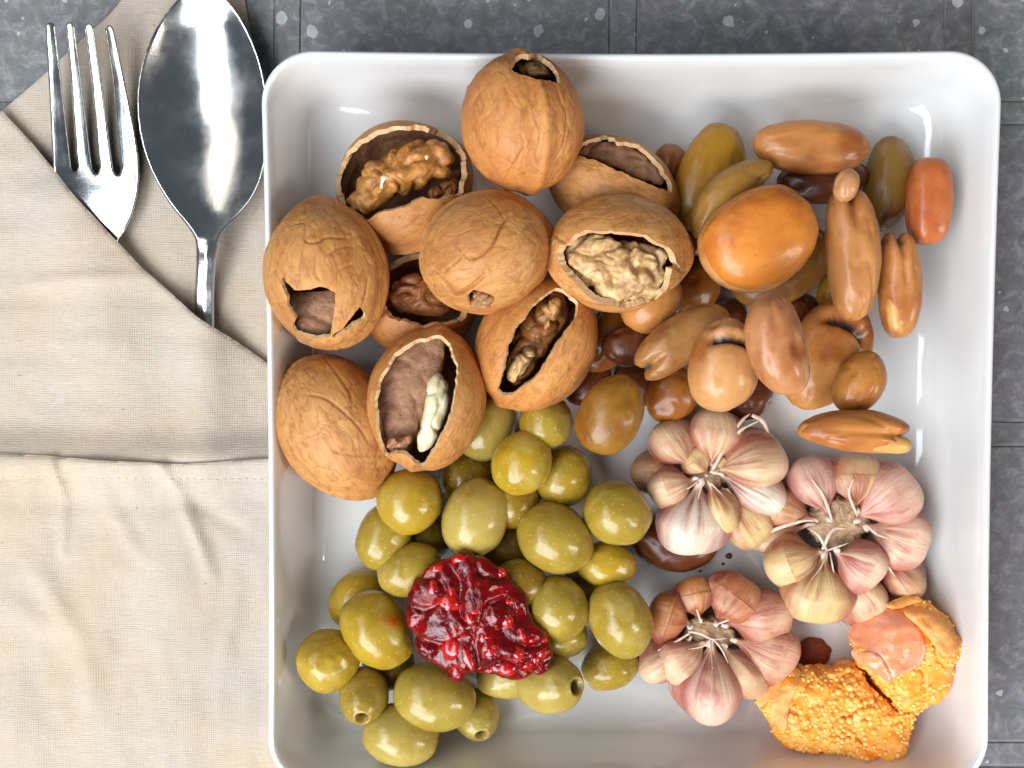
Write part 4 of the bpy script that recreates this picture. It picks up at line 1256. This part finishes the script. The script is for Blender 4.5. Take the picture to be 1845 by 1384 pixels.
# ------------------------------------------------------------------ garlic
def clove(par, pc, bx, by, hw, tx, ty, zb, zt, colr, hh=0.92, ln=1.0, tail=1.0, seed=0):
    r = np.random.RandomState(seed)
    hw *= 1.16
    bx, by = tx + (bx - tx) * 0.93, ty + (by - ty) * 0.93
    B = P(bx, by, zb); T = P(tx, ty, zt)
    dirv = T - B; dirv[2] = 0
    D = np.linalg.norm(dirv); u = dirv / D
    side = np.array([-u[1], u[0], 0])
    E = B - u * hw * 0.80 * ln + [0, 0, -hw * 0.28]
    bl = min(1.45 * hw, 0.80 * D)
    N = B + u * bl + [0, 0, (zt - zb) * 0.6]
    mid = (N + T) / 2 + side * r.uniform(-5, 5) + [0, 0, 5]
    path = spline([E, (E + B) / 2 + [0, 0, hw * .06], B, (B + N) / 2 + [0, 0, 3], N, mid, T], 46)
    n = 30
    dist = np.concatenate([[0], np.cumsum(np.linalg.norm(np.diff(path, axis=0), axis=1))])
    iB = 46 * 2 // 6; iN = 46 * 4 // 6
    lb, ln_, lt = dist[iB], dist[iN], dist[-1]
    rad = np.zeros(46)
    for k, x in enumerate(dist):
        if x <= lb: rad[k] = hw * max(1 - (1 - x / lb) ** 2.3, 0.0) ** 0.5
        elif x <= ln_:
            q = (x - lb) / (ln_ - lb)
            rad[k] = hw * (0.115 + 0.885 * (0.5 + 0.5 * math.cos(PI * q ** 1.4)))
        else:
            q = (x - ln_) / (lt - ln_)
            rad[k] = hw * 0.115 * (1 - 0.5 * q) * tail
    rad = np.maximum(rad, 0.9)
    v, f = tube(path, rad, n, hh)
    al = np.repeat(np.arange(46) / 45.0, n)
    an = np.tile(np.arange(n) * 2 * PI / n, 46)
    cen = np.repeat(path, n, 0)
    ridge = 1 + 0.10 * np.cos(3 * an + r.uniform(0, 6)) + 0.05 * pn(np.stack([np.cos(an) * 1.2, np.sin(an) * 1.2, al * 2.5], -1), seed)
    ridge += 0.012 * pn(np.stack([np.cos(an) * 6, np.sin(an) * 6, al * 2.0], -1), seed + 5)
    v = cen + (v - cen) * ridge[:, None]
    streak = np.stack([np.cos(an) * 1.6, np.sin(an) * 1.6, al * 0.9], -1)
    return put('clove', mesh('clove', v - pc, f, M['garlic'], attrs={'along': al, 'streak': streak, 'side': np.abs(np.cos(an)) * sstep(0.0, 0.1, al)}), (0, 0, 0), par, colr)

def wisp(par, pc, pts, wd, seed, mat='paper'):
    """a thin curling strip of papery skin"""
    q = np.array([P(x, y, z) for x, y, z in pts])
    path = spline(q, 16)
    t = np.linspace(0, 1, 16)
    v, f = tube(path, 0.6 * wd * (0.35 + 0.65 * np.sin(PI * np.clip(t * .8 + .2, 0, 1))), 8, 0.45)
    return put('papery_skin', mesh('papery_skin', v - pc, f, M[mat]), (0, 0, 0), par)

PKW, PKL, CRE, ROS, WHT, RUS = (0.64, 0.44, 0.26), (0.56, 0.33, 0.17), (0.64, 0.46, 0.20), (0.48, 0.18, 0.075), (0.68, 0.60, 0.49), (0.46, 0.18, 0.05)
def garlic(cx, cy, label, cloves, stub, wisps, seed):
    o = empty('garlic_bulb', P(cx, cy, 15)); pc = np.array(o.location) / K
    tag(o, label, 'garlic', 'purple garlic bulbs')
    for k, c in enumerate(cloves): clove(o, pc, *c, seed=seed + k * 7)
    stub = np.array(stub, float); stub = stub.mean(0) + (stub - stub.mean(0)) * 1.25
    p, f, c, d = blob(stub, 70, 16, 50, 30, 60)
    p = p * (1 + 0.35 * pn(p * 0.07, seed) + 0.2 * pn(p * 0.2, seed + 1))[:, None]
    put('stalk_base', mesh('stalk_base', p + c - pc, f, M['stalk']), (0, 0, 0), o)
    for k, (pts, wd) in enumerate(wisps): wisp(o, pc, pts, wd, seed + k)
    return o, pc

g, gc = garlic(1275, 860, 'pale pink and white garlic bulb touching the beans and olives', [
 (1166, 850, 33, 1232, 855, 66, 92, PKL), (1209, 794, 41, 1252, 846, 80, 98, PKW), (1286, 778, 44, 1282, 846, 82, 100, PKW),
 (1360, 832, 49, 1280, 848, 84, 104, PKW, .95, 1.25), (1372, 890, 41, 1290, 852, 76, 98, WHT, .95, 1.2), (1204, 878, 38, 1258, 862, 88, 104, PKW), (1352, 950, 38, 1300, 880, 66, 92, CRE),
 (1244, 942, 60, 1262, 862, 78, 104, WHT, .9, .95), (1300, 922, 30, 1276, 866, 96, 106, CRE, .95, 1.5), (1256, 832, 27, 1276, 856, 84, 98, CRE), (1300, 838, 22, 1280, 852, 80, 96, CRE)],
 [(1235, 860), (1260, 835), (1300, 840), (1305, 870), (1275, 890), (1245, 885)],
 [([(1262, 862, 106), (1240, 880, 112), (1210, 890, 108)], 2.5), ([(1268, 860, 108), (1258, 900, 112), (1256, 930, 128)], 2.6), ([(1284, 846, 106), (1310, 800, 110), (1335, 760, 104), (1352, 745, 96)], 6),
  ([(1355, 748, 96), (1375, 760, 92), (1386, 785, 90)], 7), ([(1318, 800, 104), (1335, 775, 110), (1368, 758, 100)], 5), ([(1230, 852, 96), (1205, 850, 100), (1180, 862, 92)], 3), ([(1310, 880, 100), (1325, 905, 104), (1330, 925, 92)], 4),
  ([(1276, 866, 108), (1290, 880, 114), (1305, 895, 124)], 2.4)], 300)
g, gc = garlic(1515, 960, 'largest garlic bulb with loose splayed cloves next to the orange roe', [
 (1404, 912, 40, 1474, 940, 62, 92, PKL, .9, 1.1), (1385, 965, 30, 1470, 945, 52, 86, PKL, .9, 1.3), (1458, 858, 41, 1499, 940, 72, 96, (0.60, 0.38, 0.30)), (1540, 858, 44, 1543, 926, 74, 98, PKL),
 (1602, 888, 52, 1537, 940, 78, 100, (0.70, 0.44, 0.33)), (1624, 970, 49, 1556, 946, 76, 98, (0.70, 0.45, 0.33)), (1630, 1044, 37, 1590, 1002, 62, 90, PKL), (1556, 1086, 42, 1512, 1014, 62, 92, PKW),
 (1424, 1012, 50, 1490, 992, 80, 104, CRE, .9), (1467, 1064, 58, 1489, 994, 80, 104, CRE, .92), (1548, 1018, 44, 1502, 992, 92, 108, (0.70, 0.47, 0.34), .92)],
 [(1465, 930), (1490, 900), (1530, 905), (1560, 930), (1545, 965), (1500, 985), (1470, 960)],
 [([(1490, 992, 106), (1475, 965, 112), (1458, 952, 104)], 5), ([(1500, 940, 98), (1484, 895, 112), (1462, 862, 120)], 5), ([(1545, 930, 100), (1530, 890, 112), (1538, 862, 120)], 4.5),
  ([(1482, 990, 108), (1500, 955, 110), (1525, 952, 104)], 6), ([(1490, 994, 108), (1480, 1020, 122), (1462, 1045, 136)], 2.5), ([(1495, 994, 108), (1500, 1020, 118), (1504, 1040, 104)], 2.5),
  ([(1560, 945, 100), (1580, 962, 112), (1600, 970, 126)], 5), ([(1585, 995, 96), (1600, 1020, 104), (1612, 1038, 102)], 4), ([(1515, 1015, 100), (1530, 1050, 108), (1540, 1075, 106)], 4), ([(1572, 1060, 96), (1590, 1075, 94), (1592, 1100, 84)], 5),
  ([(1490, 992, 108), (1510, 985, 112), (1530, 978, 108)], 3), ([(1360, 990, 60), (1385, 960, 84), (1440, 940, 98), (1468, 938, 98)], 6)], 400)
g, gc = garlic(1288, 1160, 'front garlic bulb with reddish brown upper cloves, between olives and roe', [
 (1251, 1072, 36, 1262, 1122, 66, 90, RUS), (1209, 1110, 44, 1248, 1128, 70, 92, RUS), (1320, 1080, 48, 1288, 1128, 72, 94, ROS), (1380, 1112, 48, 1300, 1126, 72, 96, (0.56, 0.28, 0.18)),
 (1182, 1196, 36, 1246, 1146, 60, 90, PKW), (1391, 1178, 48, 1316, 1152, 70, 96, (0.60, 0.33, 0.20)), (1226, 1190, 40, 1276, 1154, 76, 98, PKW, .92, 1.1), (1343, 1216, 40, 1300, 1160, 76, 98, PKL, .92, 1.2), (1277, 1240, 60, 1284, 1152, 80, 104, (0.70, 0.46, 0.36), .92)],
 [(1240, 1130), (1265, 1115), (1310, 1125), (1320, 1150), (1285, 1165), (1250, 1155)],
 [([(1244, 1140, 94), (1215, 1158, 98), (1185, 1172, 92)], 4), ([(1280, 1152, 108), (1282, 1180, 122), (1284, 1205, 140)], 2.5), ([(1284, 1150, 108), (1300, 1170, 112), (1312, 1195, 112)], 3),
  ([(1262, 1118, 92), (1255, 1095, 96), (1258, 1080, 100)], 3), ([(1288, 1126, 96), (1310, 1118, 100), (1330, 1108, 112)], 3.5), ([(1240, 1138, 96), (1262, 1142, 104), (1284, 1152, 108), (1310, 1150, 104)], 4),
  ([(1380, 1235, 60), (1400, 1215, 74), (1425, 1190, 62), (1440, 1180, 40)], 8), ([(1282, 1152, 108), (1265, 1165, 108), (1240, 1170, 112)], 3)], 500)

# ------------------------------------------------------------------ jam
oj = lambda l: zoomed(l, 720, 980, 5.324)
JAM = oj([(60, 560), (130, 380), (250, 240), (400, 150), (520, 80), (620, 70), (720, 95), (830, 150), (960, 220), (1080, 330), (1200, 470), (1225, 640), (1330, 780), (1450, 870), (1480, 1000), (1450, 1180), (1400, 1240), (1250, 1290),
          (1080, 1305), (900, 1265), (680, 1240), (560, 1330), (440, 1290), (330, 1140), (170, 1030), (120, 880), (70, 700)])
jam = empty('jam_dollop', P(865, 1115, 110)); jc = np.array(jam.location) / K
tag(jam, 'glossy dark red berry jam spooned over the olives', 'jam')
p, f, c, d = blob(JAM, 176, 36, 66, 90, 200, 2.1)
n = normals(p, f)
q = p * 0.02
h = 9 * pn(q, 600) + 7 * pn(q * 1.8, 601) - 7 * crease(q * 0.9, 602, 0.12) + 2.5 * pn(q * 4, 603)
p = p + n * h[:, None]
put('jam_mass', mesh('jam_mass', p + c - jc, f, M['jam']), (0, 0, 0), jam)
jw = p + c
jpx = proj(jw)
FRUIT = [(585, 110, 17, 9, 0), (560, 500, 9, 19, 80), (1080, 560, 11, 9, 0), (480, 990, 22, 24, 30), (690, 1120, 10, 24, 70), (1050, 1230, 19, 13, 10), (1160, 1060, 15, 14, 0), (1070, 760, 12, 15, 60), (650, 700, 8, 13, 80),
         (870, 870, 8, 6, 0), (1000, 270, 11, 10, 0), (350, 210, 16, 8, 20), (510, 1230, 14, 12, 40), (1300, 950, 10, 9, 0), (1400, 1060, 12, 12, 0), (1130, 880, 9, 14, 70), (760, 900, 9, 13, 60), (1240, 1200, 13, 9, 0), (920, 1230, 14, 8, 0),
         (1420, 940, 8, 7, 0), (430, 580, 20, 18, 0), (720, 610, 10, 7, 20), (300, 420, 13, 18, 60), (1200, 900, 10, 9, 0), (860, 1080, 13, 11, 0), (1330, 1130, 9, 12, 50)]
for k, (zx, zy, ra, rb, an) in enumerate(FRUIT):
    X, Y = oj([(zx, zy)])[0]
    dd = np.hypot(jpx[:, 0] - X, jpx[:, 1] - Y)
    near = np.where(dd < 9)[0]
    i = near[np.argmax(jw[near, 2])] if len(near) else int(np.argmin(dd))
    s_, sf_ = sphere(18, 26)
    v = np.stack([s_[:, 0] * ra, s_[:, 1] * rb, s_[:, 2] * min(ra, rb) * .8], 1)
    v = v * (1 + 0.22 * pn(s_ * 1.6, 620 + k))[:, None]
    v = v @ rot(an * 0.3).T
    put('fruit_piece', mesh('fruit_piece', v + jw[i] - jc - [0, 0, min(ra, rb) * 0.70], sf_, M['fruit']), (0, 0, 0), jam)

# ------------------------------------------------------------------ roe
orr = lambda l: zoomed(l, 1340, 1060, 4.271)
roe = empty('roe_piece', P(1560, 1240, 15)); rc = np.array(roe.location) / K
tag(roe, 'crumbly orange lump of fish roe with a pink skin in the plate corner', 'roe')
LOW = orr([(85, 890), (200, 760), (330, 640), (450, 625), (560, 610), (700, 595), (850, 560), (940, 680), (1040, 800), (1150, 910), (1300, 920), (1290, 1040), (1250, 1180), (1200, 1384), (1130, 1400), (780, 1384), (750, 1260), (540, 1235), (330, 1225), (250, 1120), (180, 1000)])
UPP = orr([(850, 520), (830, 420), (950, 250), (1040, 150), (1200, 110), (1350, 70), (1410, 110), (1500, 180), (1580, 290), (1700, 390), (1610, 560), (1560, 690), (1450, 870), (1300, 960), (1170, 930), (1060, 800), (960, 690), (870, 600)])
def roe_body(name, poly, z, up, dn, seed, mat, amp=1.0):
    p, f, c, d = blob(poly, z, up, dn, 70, 150, 4.5, 0)
    n = normals(p, f)
    q = p * 0.03
    h = 16 * pn(q * 0.7, seed) + 6 * pn(q * 1.7, seed + 1) + 2 * pn(q * 5, seed + 2) - 8 * crease(q * 0.6, seed + 3, 0.06)
    p = p + n * (h * amp)[:, None]
    put(name, mesh(name, p + c - rc, f, M[mat]), (0, 0, 0), roe)
    return p + c, n
vL, nL = roe_body('roe_mass', LOW, 76, 46, 50, 700, 'roe')
vU, nU = roe_body('roe_mass', UPP, 76, 54, 56, 720, 'roe', 0.7)
def slab(name, poly, base_v, lift, th, mat, sm=1, rough=2.5, seed=0):
    poly = smooth_poly(poly, sm)
    w = P(poly[:, 0], poly[:, 1], 118)[:, :2]
    top = base_v[base_v[:, 2] > base_v[:, 2].mean()]
    def fn(x, y, d):
        zs = np.empty(len(x))
        for k in range(len(x)):
            dd = (top[:, 0] - x[k]) ** 2 + (top[:, 1] - y[k]) ** 2
            near = dd < 16 ** 2
            zs[k] = np.average(top[near, 2], weights=np.exp(-dd[near] / 60)) if near.any() else top[np.argmin(dd), 2]
        q = np.stack([x * 0.03, y * 0.03, 0 * x], -1)
        zs = zs + lift + rough * pn(q, seed) * 2 + rough * pn(q * 2.5, seed + 1)
        e = edge_round(d, th, th)
        return zs + e, zs - e
    v, f = sheet(w, 3.5, fn)
    return put(name, mesh(name, v - rc, f, M[mat]), (0, 0, 0), roe)
PINK = orr([(930, 270), (1060, 200), (1200, 165), (1290, 240), (1370, 360), (1390, 490), (1330, 590), (1230, 640), (1150, 650), (1130, 740), (1040, 700), (950, 620), (860, 555), (850, 500), (900, 465), (840, 430), (860, 360)])
slab('pink_skin', PINK, vU, 3.0, 4.5, 'membrane', 1, 1.6, 5)
slab('pink_skin_fold', orr([(865, 520), (940, 480), (1020, 490), (1080, 570), (1110, 660), (1120, 720), (1070, 700), (1000, 650), (920, 590)]), vU, 9.0, 4.0, 'membrane', 1, 2.5, 9)
slab('crust_flake', orr([(1225, 190), (1290, 160), (1400, 150), (1500, 210), (1580, 290), (1640, 350), (1695, 395), (1600, 480), (1510, 515), (1450, 440), (1380, 330), (1300, 260)]), vU, 9.0, 8, 'crust', 1, 3.5, 13)
slab('crust_flake', orr([(1090, 155), (1200, 105), (1340, 65), (1415, 110), (1300, 145), (1180, 180)]), vU, 6.0, 7, 'crust', 1, 3, 17)
slab('side_skin', orr([(95, 890), (220, 760), (340, 660), (480, 650), (430, 760), (370, 880), (350, 1010), (330, 1110), (250, 1120), (180, 1010)]), vL, 1.0, 4.5, 'crust', 1, 3, 21)
# grains: the largest in view as parts, the rest as one mass
pinkp = np.array(PINK); flakep = np.array(orr([(1225, 190), (1400, 150), (1580, 290), (1695, 395), (1510, 515), (1450, 440), (1300, 260)])); sidep = np.array(orr([(120, 880), (340, 680), (450, 670), (340, 900), (330, 1090), (200, 1010)]))
gm = []
for k in range(5):
    s_, sf_ = sphere(8, 10)
    gm.append(mesh('grain', s_ * (1 + 0.14 * pn(s_ * 1.5, 800 + k))[:, None] * np.array([1, 1, .95]), sf_, M['grain']))
cand = np.vstack([np.hstack([vL, nL]), np.hstack([vU, nU])])
cand = cand[cand[:, 5] > -0.15]
cpx = proj(cand[:, :3])
ok = (sdpoly(cpx, pinkp) > -2) & (sdpoly(cpx, flakep) > -2)
side_in = sdpoly(cpx, sidep) < 0
dcl = np.hypot(cpx[:, 0] - 1545, cpx[:, 1] - 1275)
dens = 0.15 + 0.75 * np.exp(-(dcl / 95) ** 2) + pn(cand[:, :3] * 0.022, 810) * 1.5
order = RNG.permutation(len(cand))
taken = []
cells = {}
for i in order:
    if not ok[i] or (side_in[i] and RNG.rand() < 0.85) or RNG.rand() > dens[i] + 0.1: continue
    r = RNG.uniform(2.8, 5.0) + RNG.uniform(1.0, 3.6) * math.exp(-(dcl[i] / 75) ** 2)
    p_ = cand[i, :3]
    key = tuple((p_ // 12).astype(int)); bad = False
    for dx in (-1, 0, 1):
        for dy in (-1, 0, 1):
            for dz in (-1, 0, 1):
                for (q_, r2) in cells.get((key[0] + dx, key[1] + dy, key[2] + dz), ()):
                    if np.linalg.norm(q_ - p_) < 0.78 * (r + r2): bad = True
    if bad: continue
    cells.setdefault(key, []).append((p_, r))
    taken.append((p_ + cand[i, 3:] * r * RNG.uniform(-0.85, 0.05), r))
    if len(taken) >= 560: break
taken.sort(key=lambda t: -t[1] * (1 if t[0][2] > 70 else 0.5))
rest_v, rest_f = [], []
for k, (p_, r) in enumerate(taken):
    if k < 300:
        o = put('grain', gm[k % 5], p_ - rc, roe)
        o.scale = (r, r, r * RNG.uniform(.85, 1.05)); o.rotation_euler = tuple(RNG.uniform(0, 6, 3))
    else:
        s_, sf_ = sphere(6, 8)
        rest_f += [tuple(i + len(rest_v) for i in q) for q in sf_]
        rest_v += (s_ * r + p_ - rc).tolist()
if rest_v:
    o = put('small_grains', mesh('small_grains', rest_v, rest_f, M['grain']), (0, 0, 0), roe); o['kind'] = 'stuff'

# ------------------------------------------------------------------ crumbs and the smear
s_, sf_ = sphere(12, 16)
tag(put('crumb', mesh('crumb', s_ * 6 * (1 + 0.5 * pn(s_ * 1.3, 77))[:, None] * np.array([.8, 1, .6]), sf_, M['kernel_white']), P(1710, 1322, 24)), 'tiny pale crumb on the plate in the corner beside the orange roe', 'crumb')
for (px, py, r, lab) in ((1313, 1002, 5, 'dark crumb on the bare plate just below the palest garlic, larger one'), (1303, 1016, 2.6, 'dark crumb below the larger one between two garlic bulbs'), (1262, 1029, 2.2, 'tiny dark crumb by the top of the front garlic')):
    s_, sf_ = sphere(12, 16)
    v = s_ * r * (1 + 0.5 * pn(s_ * 1.3, px))[:, None] * np.array([1.2, 1, .6])
    tag(put('crumb', mesh('crumb', v, sf_, M['crumb']), P(px, py, 15 + r * .4)), lab, 'crumb', 'dark crumbs on the plate floor')
p, f, c, d = blob([(1435, 1190), (1440, 1160), (1460, 1145), (1490, 1155), (1500, 1180), (1480, 1205), (1450, 1208)], 17, 9, 4, 24, 48)
p = p * (1 + 0.2 * pn(p * 0.08, 900))[:, None]
tag(put('jam_smear', mesh('jam_smear', p, f, M['rust']), c), 'rust red crumb in the shadow between the two lower garlic bulbs and the roe', 'crumb')
